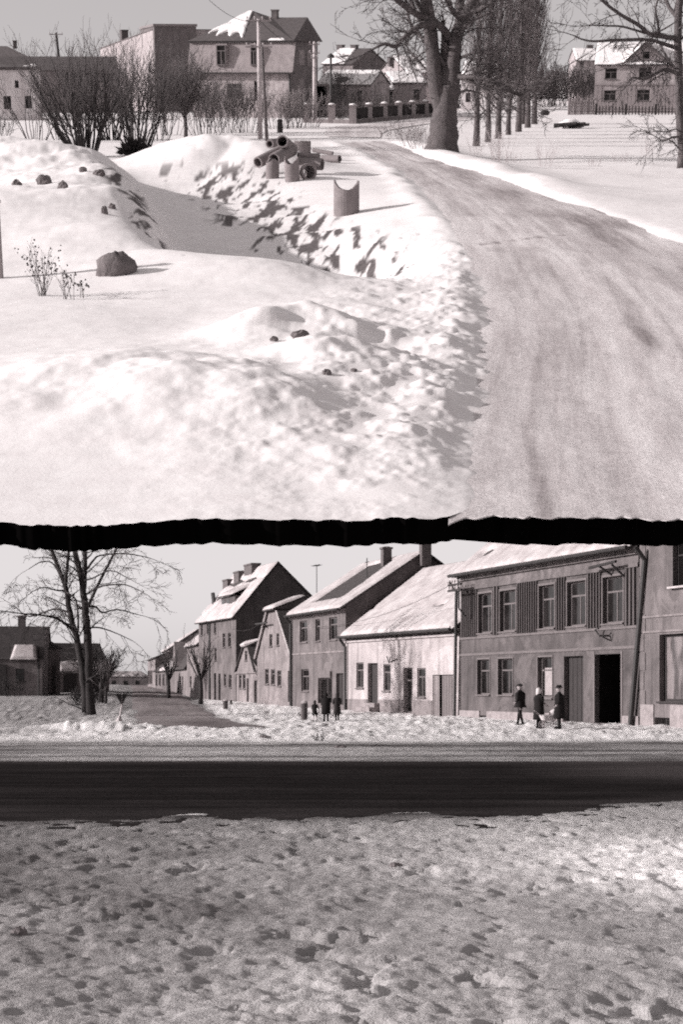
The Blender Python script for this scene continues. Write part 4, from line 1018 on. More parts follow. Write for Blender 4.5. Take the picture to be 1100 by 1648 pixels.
bar(h, 'eaves_cornice', 'wood_dark', (-.6, -.62, zb_ - .16, L + .45, -.004, zb_ - .004))
bar(h, 'upper_cornice', 'wood_dark', (-.3, -.30, ze_ + .004, L + .6, .05, ze_ + .16))
for q in [(195, 236, 200, 290), (346, 372, 200, 290)]:
    r = F.rect(*zU2(*q), y=-.3); x0, x1, z0, z1 = r; d_ = MB(); d_.box(x0 - .1, -.62, z0 - .05, x1 + .1, -.2, z1 + .12); dd_ = d_.build('dormer', 'up_wood', h)
    window(h, (x0, x1, z0, z1), .0, y=-.66, transom=.7, fw=.08, gl='glass_dark', sill=False)
for r in mw: window(h, r, .2, transom=.65, fw=.08)
# roof: gable end on the right, raised hipped peak on the left
rt = MB(); e = .16
A_ = (-.35, -.35, ze_ + e); B_ = (L + .45, -.35, ze_ + e); Rr = (L + .35, Dp * .5, zr + e); xp, zp_ = F.hit(407, 18, 4.2); xp2 = xp + 1.5; Pk = (xp, Dp * .5, zp_)
Rm = (xp2 + .6, Dp * .5, zr + e); Cb = (L + .45, Dp + .35, ze_ + e); Db = (-.35, Dp + .35, ze_ + e)
rt.add([A_, B_, Rr, Rm, Pk, Cb, Db], [(0, 1, 2, 3, 4), (4, 3, 2, 5, 6), (0, 4, 6), (1, 0, 6, 5), (1, 5, 2)])
ro = rt.build('roof', 'up_tile', h)
bx_ = F.hit(395, 66)[0]
def covM(s, t): return .85 - 2.4 * sst(.88, .98, s + .03 * t) - 1.8 * (1 - sst(.14, .30, t + .18 * (s - .5) + .07 * np.sin(s * 23))) - 1.2 * (1 - sst(.02, .10, s))
k_ = (zp_ - (ze_ + e)) / (Dp * .5 + .35)
snow_sheet(ro, (-.2, -.33, ze_ + e + .02), (xp + 1.1, -.33, ze_ + e + .02), (xp + .05, Dp * .5, zp_ + .03), (xp - .25, Dp * .5, zp_ + .0), covM, .13, 60, 40, 7)
x0, _ = F.hit(432, 66); snow_sheet(ro, (x0, -.33, ze_ + e + .01), (x0 + 1.9, -.33, ze_ + e + .01), (x0 + 1.7, .1, ze_ + e + .25), (x0 + .2, .1, ze_ + e + .25), None, .12, 20, 8, 9)
x_, z_ = F.hit(443, 32, 4.2); chimney(h, x_, 4.2, z_ - .6, F.hit(443, 18, 4.2)[1], .6, .6, cap=False)
FS = Frame(UP, pb, (pb[0] + Dp * math.sin(R(18)), pb[1] + Dp * math.cos(R(18))), 0)
for q in [(553, 577, 222, 290), (588, 607, 226, 296), (553, 576, 350, 420)]:
    x0, x1, z0, z1 = FS.rect(*zU2(*q)); d_ = MB(); d_.box(L + .003, x0, z0, L + .05, x1, z1); d_.build('side_window', 'up_dim', h)
q = MB(); q.tube([(L - .1, -.2, zb_ - .2), (L - .1, -.1, zb_ - .5), (L - .1, -.1, 0)], .1, 6); q.build('downpipe', 'metal_dark', h)

# tall block behind, dark end wall and pale long side
def box_house(name, label, Fm, D, h0, wallmat, sidemat, cat='house', roofsnow=True, parapet=.0):
    h = thing(name, label, cat, Fm.M); L = Fm.L
    w = MB(); w.poly((0, 0, -1), (L, 0, -1), (L, 0, h0), (0, 0, h0)); w.poly((L, D, -1), (0, D, -1), (0, D, h0), (L, D, h0)); w.poly((0, D, -1), (0, 0, -1), (0, 0, h0), (0, D, h0)); w.build('wall', wallmat, h)
    w = MB(); w.poly((L, 0, -1), (L, D, -1), (L, D, h0), (L, 0, h0)); w.build('side_wall', sidemat, h)
    r = MB(); r.box(-.12, -.12, h0, L + .12, D + .12, h0 + .28); r.build('flat_roof', 'up_dim', h)
    return h, L
v0 = 232; FT = Frame(UP, UPL(252, v0), UPL(319, v0 + 1), 0); ht = FT.hit(252, 43)[1]
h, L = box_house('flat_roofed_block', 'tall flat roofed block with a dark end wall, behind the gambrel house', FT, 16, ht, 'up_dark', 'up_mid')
q = MB(); q.box(L * .4, -.02, ht * .45, L * .6, -.003, ht * .62); q.build('blind_window', 'up_dim', h)
FW_ = Frame(UP, UPL(165, v0 + 26), UPL(251.5, v0 + 1), 0)
h = thing('long_pale_block', 'long pale wing with a sloping parapet left of the dark end wall', 'house', FW_.M); Lw = FW_.L
za = FW_.hit(166, 78)[1]; zb2 = FW_.hit(250, 47)[1]; w = MB(); w.prism([(0, -1), (Lw - .3, -1), (Lw - .3, zb2), (0, za)], 0, 8); w.build('wall', 'up_mid', h)
x_, z_ = FW_.hit(200, 62, 3); chimney(h, x_, 3, z_ - 1.5, FW_.hit(200, 50, 3)[1], .9, .9, cap=False)
q = MB(); q.slab((0, -.1, za + .02), (Lw - .3, -.1, zb2 + .02), (Lw - .3, 8.1, zb2 + .02), (0, 8.1, za + .02), .1); q.build('parapet', 'trim', h)
# long low dark roof and white house at the left
FQ = Frame(UP, UPL(-60, 222), UPL(190, 224), 0); h = thing('long_shed', 'long dark roofed shed behind the leafless bushes', 'shed', FQ.M)
zt = FQ.hit(60, 91)[1]; zm_ = FQ.hit(60, 113)[1]; w = MB(); w.box(0, 0, -.5, FQ.L, 9, zm_ + .2); w.build('wall', 'up_dim', h)
w = MB(); w.slab((-.2, -.4, zm_), (FQ.L, -.4, zm_), (FQ.L, 3.0, zt), (-.2, 3.0, zt), .12); w.slab((FQ.L, 9.4, zm_), (-.2, 9.4, zm_), (-.2, 3.0, zt), (FQ.L, 3.0, zt), .12); w.build('roof', 'up_tile', h)
q = MB()
for k in range(7): x_ = FQ.L * (.66 + .048 * k); q.box(x_, -.03, zm_ - 1.3, x_ + .5, -.003, zm_ - .3)
q.build('window_band', 'glass_dark', h)
FQ2 = Frame(UP, UPL(-40, 262), UPL(50, 264), 0); h = thing('far_slate_house', 'far house with a grey slate roof rising over the long shed', 'house', FQ2.M)
zt = FQ2.hit(20, 74)[1]; zm_ = FQ2.hit(20, 92)[1]; w = MB(); w.box(0, 0, -.5, FQ2.L - .5, 8, zm_); w.build('wall', 'up_mid', h)
w = MB(); Lq = FQ2.L; w.add([(-.3, -.3, zm_), (Lq, -.3, zm_), (Lq - 2.4, 4, zt), (-.3, 4, zt), (Lq, 8.3, zm_), (-.3, 8.3, zm_)], [(0, 1, 2, 3), (1, 4, 2), (4, 5, 3, 2), (0, 5, 4, 1), (0, 3, 5)]); w.build('roof', 'tile_mid', h)
x_, z_ = FQ2.hit(24, 74, 4); chimney(h, x_, 4, z_ - .4, z_ + .55, .5, .5, cap=False)
FP = Frame(UP, UPL(-50, 186), UPL(68, 188), 0); pw = [FP.rect(*q) for q in [(6, 18, 155, 176), (41, 51, 155, 175), (24, 30, 130, 142)]]
zt = FP.hit(30, 113)[1]
F, h, ro = street_house('white_rendered_house', 'white rendered house with three small windows behind thin bare stems', UP, UPL(-50, 186), UPL(68, 188), 0, [(0, zt), (4, zt + .25), (8, zt)], 'up_white', pw, over=.25, seed=93, cover=lambda s, t: -.2 + 0 * s, roofmat='up_tile', roofth=.28)
for r in pw: window(h, r, .15, transom=0, fr='wood_dark', fw=.06, gl='glass_dark', sill=False)
# houses in the middle distance
def far_house(name, label, pxl, pxr, v, py_e, py_r, D, wallmat, roofmat='up_tile', turn=0, over=.3, cover=None, wins=(), chim=(), zb=0.0, cat='house', seed=5, gmat=None, th=.15):
    a, b = up_frame(pxl, pxr, v, turn); F0 = Frame(UP, a, b, zb); c = .5 * (pxl + pxr)
    e = F0.hit(c, py_e)[1]; r = F0.hit(c, py_r, D * .5)[1]; ws = [F0.rect(*q) for q in wins]
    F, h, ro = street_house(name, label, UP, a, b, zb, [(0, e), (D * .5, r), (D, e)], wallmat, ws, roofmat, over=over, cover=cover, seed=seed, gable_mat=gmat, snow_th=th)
    for w_ in ws: window(h, w_, .15, transom=.6, fw=.06, sill=False, gl='glass_dark')
    for (cx, ct, cb, cw) in chim:
        x_, z_ = F.hit(cx, cb, D * .5); chimney(h, x_, D * .5, z_ - .6, F.hit(cx, ct, D * .5)[1], cw, cw, cap=False)
    return F, h, ro
far_house('steep_gable_house', 'steep gabled house with two chimneys and patchy roof snow beyond the lamp pole', 520, 568, 262, 103, 80, 10, 'up_dim', turn=28, chim=[(549, 74, 80, .8), (571, 74, 79, .8)], cover=lambda s, t: .7 - 2 * np.exp(-(((s - .5) / .12) ** 2 + ((t - .45) / .12) ** 2)) - 2 * sst(.72, .8, s + .2 * t), gmat='up_dark', seed=101)
far_house('low_snowy_house', 'low house under a broad snowy roof behind the garden fence', 511, 597, 205, 137, 116, 9, 'up_mid', turn=14, wins=[(541, 551, 148, 160), (575, 583, 146, 164)], cover=lambda s, t: .9 - 2 * np.exp(-(((s - .42) / .12) ** 2 + ((t - .3) / .25) ** 2)), gmat='up_grey', seed=103)
FK = Frame(UP, UPL(509, 202.5), UPL(530, 202), 0); z1 = FK.hit(520, 139)[1]
h = thing('open_shed', 'open fronted dark shed under the snow beside the pale pole', 'shed', FK.M)
opening(h, (0, FK.L, -.3, z1), 1.8, name='shed_interior'); bar(h, 'post', 'up_wood', (FK.L - .2, -.2, -.3, FK.L, -.002, z1)); bar(h, 'lintel', 'up_wood', (-.2, -.2, z1, FK.L, .1, z1 + .2))
far_house('plain_walled_house', 'plain grey walled house with one side window, left of the old tree', 632, 686, 214, 134, 118, 9, 'up_grey', turn=-8, wins=[(666, 676, 144, 161)], cover=lambda s, t: .8 + 0 * s, seed=107)
far_house('snowy_lean_to', 'small lean-to with snow on its roof beside the plain wall', 616, 633, 213, 145, 132, 4, 'up_white', wins=[(626, 632, 148, 168)], seed=109, cat='shed')
far_house('gable_behind_tree', 'pale house whose snowy roof shows left of the old trunk', 655, 700, 250, 118, 92, 10, 'up_mid', turn=-20, wins=[(668, 676, 112, 126)], chim=[(630, 95, 100, .7)], cover=lambda s, t: .5 + 0 * s, seed=113)
far_house('white_gable_house', 'pale house with a snowy roof between the old tree and the poplars', 742, 800, 240, 128, 100, 9, 'up_white', turn=10, wins=[(750, 758, 150, 165)], seed=115)
far_house('hip_roofed_villa', 'far villa with a snowy hipped roof peeping left of the boarded farmhouse', 926, 962, 300, 98, 80, 10, 'up_mid', chim=[(950, 74, 80, .9)], seed=117, wins=[(934, 940, 100, 106)])
far_house('distant_house', 'distant low house with a grey roof above the lean-to', 590, 640, 330, 122, 108, 9, 'up_dim', roofmat='tile_mid', chim=[(628, 93, 110, .9)], cover=lambda s, t: -.05 + 0 * s, seed=119)
# farmhouse on the right
v0 = 221; FR_ = Frame(UP, UPL(956, v0), UPL(1125, v0 - 2), 0); zR = zoomed(800, 0, .272727)
rw = [FR_.rect(*zR(*q)) for q in [(640, 710, 405, 468), (840, 915, 398, 462), (634, 704, 535, 596), (828, 905, 530, 596)]]
e_ = FR_.hit(1000, 103)[1]; r_ = FR_.hit(1000, 71, 4.5)[1]
F, h, ro = street_house('boarded_farmhouse', 'wide pale two storey house with a front gable and snowy roof behind overhanging branches', UP, UPL(956, v0), UPL(1125, v0 - 2), 0, [(0, e_), (4.5, r_), (9, e_)], 'up_mid', rw, over=.4, seed=121, cover=lambda s, t: .9 + 0 * s)
for r in rw: window(h, r, .15, transom=.65, fw=.07, gl='glass_dark')
xa = F.hit(1006, 103)[0]; xb = F.hit(1078, 103)[0]; xm = F.hit(1041, 71)[0]
q = MB(); q.prism([(xa, e_ + .02), (xb, e_ + .02), (xm, r_ + .05)], -.06, 4.4); gb = q.build('front_gable', 'up_grey', h)
q = MB(); q.slab((xa - .4, -.5, e_ - .1), (xm, -.5, r_ + .25), (xm, 4.4, r_ + .25), (xa - .4, 4.4, e_ - .1), .12); q.slab((xm, -.5, r_ + .25), (xb + .4, -.5, e_ - .1), (xb + .4, 4.4, e_ - .1), (xm, 4.4, r_ + .25), .12); q.build('gable_roof', 'tile_mid', h)
snow_sheet(gb, (xb + .4, -.4, e_ + .0), (xb + .4, 4.4, e_ + .0), (xm, 4.4, r_ + .3), (xm, -.4, r_ + .3), None, .12, 24, 20, 123)
snow_sheet(gb, (xa - .3, 4.4, e_ + .05), (xa - .3, -.3, e_ + .05), (xm, -.3, r_ + .3), (xm, 4.4, r_ + .3), None, .12, 24, 20, 125)
q = MB(); x0, z0 = F.hit(1041, 89); q.box(x0 - .35, -.09, z0 - .35, x0 + .35, -.062, z0 + .35); q.build('gable_window', 'glass_dark', gb)
q = MB(); zc_ = F.hit(1000, 138)[1]
for k in range(int(F.L / .42)):
    q.box(k * .42, -.05, -.3, k * .42 + .38, -.003, zc_) if not any(r[0] - .4 < k * .42 < r[1] for r in rw) else q.box(k * .42, -.05, -.3, k * .42 + .38, -.003, rw[2][2] - .1)
q.build('boarding', 'up_wood', h)
bar(h, 'string_course', 'up_wood', (0, -.09, zc_ + .01, F.L, -.003, zc_ + .14))

# ------------------------------------------------------------------ poles and lamps on the slope
def pole(name, label, px, py, py_top, r, mat, cat, arms=(), ins=(), lamp=False, lean=0.0, group=None, dist=None):
    b = on_snow(px, py, .15) if dist is None else Vector((upx(px, dist), dist, -.1)); top = UP.at(px, py_top, b.y); H = top.z - b.z
    h = thing(name, label, cat, U @ TR(b), group); q = MB(); q.tube([(0, 0, 0), (lean * .5, 0, H * .5), (lean, 0, H)], [r, r * .85, r * .7], 10)
    sh = q.build('shaft', mat, h, smooth=True)
    for (pya, half, n) in arms:
        z = UP.at(px, pya, b.y).z - b.z; x = lean * z / H; a = MB(); a.box(x - half, -r - .1, z - .05, x + half, -r - .02, z + .05); ar = a.build('crossarm', 'up_wood', h)
        for k in range(n):
            xx = x - half + .08 + (2 * half - .16) * k / max(1, n - 1); i = MB(); i.lathe([(.02, 0), (.02, .08), (.05, .10), (.06, .17), (.03, .22)], (xx, -r - .06, z + .05), 7); i.build('insulator', 'pole_pale', ar)
    if lamp:
        a = MB(); a.lathe([(.30, 0), (.34, .06), (.26, .26), (.08, .36), (.03, .42)], (lean, -.12, H - .1), 12); a.build('lamp_head', 'metal_dark', h, smooth=True)
    return h
pole('utility_pole', 'tall pale utility pole with crossarms beside the snow heap', 419, 224, 31, .17, 'pole_pale', 'utility pole', arms=[(34, .85, 4), (76, .9, 4)])
pole('utility_pole', 'thin dark wooden strut pole right behind the tall pale pole', 430, 228, 76, .12, 'bark', 'utility pole', lean=-.25)
pole('utility_pole', 'pale pole with insulators at the corner of the garden fence', 507, 199, 68, .22, 'pole_pale', 'utility pole', arms=[(86, .5, 2), (94, .35, 2), (72, .5, 3)], dist=180)
pole('street_lamp', 'slim dark street lamp pole with a round hood before the low snowy house', 533, 199, 92, .13, 'metal_dark', 'street lamp', lamp=True, dist=178)
pole('utility_pole', 'distant T shaped pole sticking up over the long shed', 104, 150, 53, .2, 'wood_dark', 'utility pole', arms=[(56, .8, 3)], dist=232, lean=-.6)
# post stub beside the bush
b = on_snow(451, 214, .1); h = thing('stone_post', 'short dark post standing in front of the bare hedge', 'post', U @ TR(b)); q = MB(); q.lathe([(.22, 0), (.2, .9), (.24, .92), (.18, 1.05), (.02, 1.1)], (0, 0, 0), 8); q.build('post_body', 'wood_dark', h); q = MB(); q.blob((0, 0, 1.1), .16, 4, 8, .1, (1, 1, .4)); q.build('snow_cap', 'up_snow', h)
# cut-off dark post at the left edge
b = on_snow(-2, 448, .2); h = thing('gate_post', 'dark square post cut by the left photo edge', 'post', U @ TR(b)); q = MB(); top = UP.at(-2, 325, b.y).z - b.z; q.box(-.1, -.1, 0, .085, .1, top); q.build('post_body', 'up_wood', h); q = MB(); q.blob((0, 0, top), .14, 4, 8, .1, (1, 1, .5)); q.build('snow_cap', 'up_snow', h)

# ------------------------------------------------------------------ fences
def garden_fence():
    a = Vector((upx(494, 178), 178, 0)); b = Vector((upx(568, 174), 174, 0)); c = Vector((upx(705, 205), 205, 0))
    h = thing('garden_fence', 'garden fence of stone pillars, low wall and dark rails along the bend', 'fence', U @ TR(a))
    for (p, q, pill) in ((a, b, (0, .55)), (b, c, tuple(i / 6 for i in range(7)))):
        d = (q - p); L = d.length; d.normalize(); n = Vector((-d.y, d.x, 0)); o = p - a
        w = MB(); w.slab(o - n * .15, o + d * L - n * .15, o + d * L - n * .15 + Vector((0, 0, .34)), o - n * .15 + Vector((0, 0, .34)), .3); w.build('plinth_wall', 'up_dark', h)
        for t in pill:
            x = o + d * (L * t); m_ = MB(); m_.box(-.32, -.32, -.3, .32, .32, 1.5); m_.box(-.38, -.38, 1.5, .38, .38, 1.62); pp = m_.build('pillar', 'up_grey', h); pp.location = x
            s_ = MB(); s_.blob((0, 0, 1.64), .33, 6, 8, .1, (1, 1, .3)); s_.build('snow_cap', 'up_snow', pp)
        ts = list(pill) + [1.0]
        for t0, t1 in zip(ts[:-1], ts[1:]):
            if t1 - t0 < .01: continue
            m_ = MB(); p0 = o + d * (L * t0 + .35); p1 = o + d * (L * t1 - .35); k = int((p1 - p0).length / .22)
            dense = p is b
            for z in (.5, 1.2): m_.tube([p0 + Vector((0, 0, z)), p1 + Vector((0, 0, z))], .04, 4)
            for i in range(k):
                x = p0 + (p1 - p0) * ((i + .5) / k)
                m_.tube([x + Vector((0, 0, .36)), x + Vector((0, 0, 1.35))], .07 if dense else .018, 4)
            m_.build('rail_panel', 'wood_dark', h)
garden_fence()
def picket(name, label, pts, hgt, gap, mat, postevery=8, rad=.05):
    a = Vector((pts[0][0], pts[0][1], 0)); h = thing(name, label, 'fence', U @ TR(a)); pk = MB()
    for p, q in zip(pts[:-1], pts[1:]):
        p = Vector((p[0], p[1], 0)) - a; q = Vector((q[0], q[1], 0)) - a; n = max(1, int((q - p).length / gap))
        for i in range(n):
            x = p + (q - p) * (i / n)
            if i % postevery == 0:
                m_ = MB(); m_.box(-.11, -.11, -.3, .11, .11, hgt + .25); pp = m_.build('post', mat, h); pp.location = x
            else:
                pk.tube([x, x + Vector((0, 0, hgt + .06 * math.sin(i * 7.0)))], rad, 4)
        for z in (.35, hgt - .3): pk.tube([p + Vector((0, 0, z)), q + Vector((0, 0, z))], .04, 4)
    pk.build('pickets', mat, h); return h
picket('picket_fence', 'dark picket fence with a gate post in front of the boarded farmhouse', [UPL(916, 212), UPL(957, 217), UPL(960, 214)], 1.5, .3, 'up_wood', 5, .08)
picket('rail_fence', 'long low wooden fence under the windows of the boarded farmhouse', [UPL(960, 213), UPL(1125, 212)], .9, .35, 'wood_dark', 9, .07)

# ------------------------------------------------------------------ concrete pipes
def pipe(label, p, rot, Lp, ro_, wall_=.09, notch=0.0, nang=0.0, broken=0, group='concrete drain pipes left in the snow', collar=False, n=28):
    """open pipe section along local z with a real bore; a scooped rim when notch > 0"""
    mb = MB(); rr2 = random.Random(int(ro_ * 1000) + broken); ri = ro_ - wall_
    def topz(k):
        a = 2 * math.pi * k / n
        return Lp - notch * max(0, math.cos(a - nang)) ** 1.5 - notch * .9 * max(0, -math.cos(a - nang)) ** 1.5 + (rr2.random() - .5) * .05 * (1 if broken else .25)
    tz = [topz(k) for k in range(n)]
    def ring(r, zf): return [(r * math.cos(2 * math.pi * k / n), r * math.sin(2 * math.pi * k / n), zf(k)) for k in range(n)]
    rows = [ring(ro_, lambda k: 0)]
    if collar: rows = [ring(ro_ * 1.13, lambda k: 0), ring(ro_ * 1.13, lambda k: Lp * .16), ring(ro_, lambda k: Lp * .17)]
    rows += [ring(ro_, lambda k: tz[k] * .5), ring(ro_, lambda k: tz[k]), ring(ri, lambda k: tz[k]), ring(ri, lambda k: tz[k] * .5), ring(ri, lambda k: 0)]
    rows.append(rows[0])
    mb.loft(rows, cap=False)
    o = mb.build('concrete_pipe', 'concrete', None, U @ Matrix.Translation(p) @ rot)
    return tag(o, label, 'pipe', group)
def E(x, y, z): return (Matrix.Rotation(R(z), 4, 'Z') @ Matrix.Rotation(R(y), 4, 'Y') @ Matrix.Rotation(R(x), 4, 'X'))
p = on_snow(558, 345, .08); k = UP.mpp(p.y)
pipe('lone upright pipe with a scooped rim, standing apart nearest the road', p, E(0, 0, 0), 56 * k, 20.5 * k, .07, 16 * k, R(90), 1)
def pipe_up(label, px, pyb, pyt, rpx, notch=0, nang=0, seed=0, tilt=0):
    p = on_snow(px, pyb, .06); k = UP.mpp(p.y); return pipe(label, p, E(0, tilt, 0), (pyb - pyt) * k, rpx * k, .055, notch * k, R(nang), seed)
def pipe_lying(label, a, b, rpx, v, seed, collar=False):
    A = UP.at(a[0], a[1], v + a[2]); B = UP.at(b[0], b[1], v + b[2]); k = UP.mpp(v); d = B - A
    return pipe(label, A, d.to_track_quat('Z', 'Y').to_matrix().to_4x4(), d.length, rpx * k, .055 if rpx > 5 else .03, 0, 0, seed, collar=collar)
vf = on_snow(470, 291).y
pipe_up('upright broken pipe with a pointed rim, leftmost of the pile', 438.5, 287, 255, 10.5, 8, 20, 2, 2)
pipe_up('upright broken pipe with a jagged scooped rim in front of the pile', 471, 292, 252, 11.7, 12, 75, 3, -2)
pipe_lying('short collared pipe on its side showing its dark bore, at the front of the pile', (498, 277, -.4), (482, 279, .5), 12, vf + .4, 4, True)
pipe_lying('long pipe lying in the pile with its left end on the snow', (415, 262, 0), (453, 243, 1.2), 9, vf + 2.6, 5)
pipe_lying('fat pipe sloping up behind the two broken uprights', (441, 257, 0), (470, 242, 1.6), 10, vf + 2.0, 6)
pipe_lying('pipe on top of the pile with its open mouth facing the viewer', (454.5, 228, -.9), (470, 240, 1.1), 9.5, vf + 3.4, 7)
pipe_lying('small dark mouthed pipe lying at the back left of the pile', (434, 232, -.5), (452, 229, .6), 6.8, vf + 4.6, 8)
vh = on_snow(487, 248).y
pipe_up('short wide pipe standing upright at the back of the pile', 487, 248, 227, 13.5, 0, 0, 9)
pipe_lying('slim pipe lying along the top of the right flank', (480, 250, -.2), (514, 252, .2), 4.4, vf + 3.6, 10)
pipe_lying('half buried fat pipe along the right flank of the pile', (480, 263, .2), (519, 265, -.2), 9.2, vf + 3.0, 12)
vk = on_snow(532, 262).y
pipe_lying('dark pipe lying farthest right toward the road', (519, 256, .3), (547, 256, -.3), 5.8, vk, 13)
pipe_lying('thinnest pipe lying at the back toward the road', (504, 242, .3), (536, 247.5, -.2), 3.2, vk + 2.0, 11)

# ------------------------------------------------------------------ lumps of earth on the snow
def clod(label, px, py, w, hgt, seed, name='earth_clod', group='earth clods poking out of the snow', n=12):
    p = on_snow(px, py, 0); k = UP.mpp(p.y); mb = MB(); mb.blob((0, 0, hgt * k * (.1 if name == 'boulder' else .25)), w * k * .5, seed, n, .12 if name == 'boulder' else .2, (1, .8, hgt / w * 1.5))
    o = mb.build(name, 'earth', None, U @ TR(p), smooth=(name == 'boulder')); return tag(o, label, 'clod', group)
clod('big rounded boulder lying in the snow below the spoil heap', 187, 440, 66, 40, 3, 'boulder', None, 16)['category'] = 'boulder'
for i, (px, py, w, hh, t) in enumerate([(71, 297, 24, 15, 'largest clod in the row on the left heap, right of the small one'), (102, 304, 18, 12, 'clod with a tail of soil on the slope of the left heap'), (27, 302, 17, 12, 'lone clod at the left on the heap crest'), (168, 344, 12, 11, 'round dark clod low on the shaded flank of the left heap'), (180, 320, 12, 8, 'small clod on the shaded flank, upper right of the left heap'),
        (134, 277, 14, 8, 'flat clod near the skyline of the left heap'), (160, 281, 18, 9, 'forked clod on the skyline of the left heap'), (342, 236, 13, 6, 'flat clod on the right heap, left of the earth patch'), (368, 233, 17, 12, 'crumbly earth patch on top of the right heap'),
        (484, 546, 30, 14, 'dark clod under the snow ridge in the foreground'), (441, 549, 14, 8, 'smaller clod left of the dark one under the ridge'), (526, 603, 16, 9, 'clod at the foot of the lower foreground ridge'), (570, 598, 12, 5, 'thin sliver of soil at the tip of the lower ridge')]):
    clod(t, px, py, w, hh, 20 + i)

# ------------------------------------------------------------------ trees and bushes
def rot_dir(d, ang, az):
    a = d.orthogonal().normalized(); b = d.cross(a); s = math.sin(ang)
    return (d * math.cos(ang) + a * (s * math.cos(az)) + b * (s * math.sin(az))).normalized()
def grow(mb, tw, p, d, L, r, lvl, rg, n=(5, 5, 4), ang=.75, wob=.22, lift=.12, seg=4, ratio=.55, rmin=.009, start=.2, thr=.03):
    """one branch and everything that springs from it; thick wood into mb, thin into tw"""
    pts = [p.copy()]; rad = [r]; q = p.copy(); dd = d.copy()
    for i in range(seg):
        dd = (dd + Vector((rg.uniform(-1, 1), rg.uniform(-1, 1), rg.uniform(-1, 1))) * wob + Vector((0, 0, lift))).normalized()
        q = q + dd * (L / seg); pts.append(q.copy()); rad.append(max(rmin * .7, r * (1 - .8 * (i + 1) / seg)))
    m = mb if r > thr else tw
    m.tube(pts, rad, 6 if r > .12 else (5 if r > .05 else (4 if r > .02 else 3)), cap=False)
    if lvl > 0:
        k = n[min(len(n) - 1, lvl - 1)]
        for j in range(k):
            t = start + (1 - start) * (j + rg.random()) / k; i = min(seg - 1, int(t * seg)); f = t * seg - i
            b = pts[i].lerp(pts[i + 1], f); ld = (pts[i + 1] - pts[i]).normalized()
            grow(mb, tw, b, rot_dir(ld, ang * rg.uniform(.6, 1.3), rg.uniform(0, 6.28)), L * ratio * rg.uniform(.6, 1.15) * (1.15 - .5 * t), max(rmin, rad[i] * .55), lvl - 1, rg, n, ang, wob, lift, max(2, seg - 1), ratio, rmin, start, thr)
def limb_tree(name, label, cat, lev, dist, base, limbs, rg, bark, twig, group=None, tw_n=(5, 4), tw_len=2.0, per_m=1.6, droop=.02, rmin=.010, ang=.85):
    """tree whose main limbs were measured; limbs = [(points (px, py, depth offset), radius px at both ends), ...]"""
    B = lev.at(base[0], base[1], dist); h = thing(name, label, cat, lev.M @ TR(B), group); k = lev.mpp(dist); mb = MB(); tw = MB()
    for li, (pts, r0, r1) in enumerate(limbs):
        P = []
        for i, q in enumerate(pts):
            w = lev.at(q[0], q[1], dist + (q[2] if len(q) > 2 else 0)); P.append(w - B)
        # smooth the polyline
        S = []
        for i in range(len(P) - 1):
            p0 = P[max(i - 1, 0)]; p1 = P[i]; p2 = P[i + 1]; p3 = P[min(i + 2, len(P) - 1)]
            for t in (0, .33, .67):
                S.append(.5 * ((2 * p1) + (p2 - p0) * t + (2 * p0 - 5 * p1 + 4 * p2 - p3) * t * t + (3 * p1 - p0 - 3 * p2 + p3) * t ** 3))
        S.append(P[-1]); n = len(S); rad = [(r0 + (r1 - r0) * i / (n - 1)) * k for i in range(n)]
        if li == 0: rad[0] *= 1.35; rad[1] *= 1.1
        for i in range(1, n - 1): S[i] = S[i] + Vector((rg.uniform(-1, 1), rg.uniform(-1, 1), rg.uniform(-1, 1))) * rad[i] * (.08 if r0 > 10 else .18)
        mb.tube(S, rad, 12 if r0 > 12 else 8, cap=True)
        for i in range(1, n):
            L = (S[i] - S[i - 1]).length; cnt = L * per_m * (0 if rad[i] > 9 * k else 1); cnt = int(cnt) + (rg.random() < cnt % 1)
            for _ in range(cnt):
                d = (S[i] - S[i - 1]).normalized()
                grow(mb, tw, S[i - 1].lerp(S[i], rg.random()), rot_dir(d, rg.uniform(.6, 1.2), rg.uniform(0, 6.28)), tw_len * rg.uniform(.5, 1.2), max(rmin * 1.3, min(.05, rad[i] * .45)), 2, rg, tw_n, ang, .22, droop, 4, .55, rmin)
        d = (S[-1] - S[-2]).normalized(); grow(mb, tw, S[-1], d, tw_len * 1.1, max(rmin * 1.3, rad[-1]), 2, rg, tw_n, ang * .7, .2, droop, 4, .6, rmin)
    mb.build('trunk', bark, h, smooth=True); tw.build('crown', twig, h); return h
rg = random.Random(11)
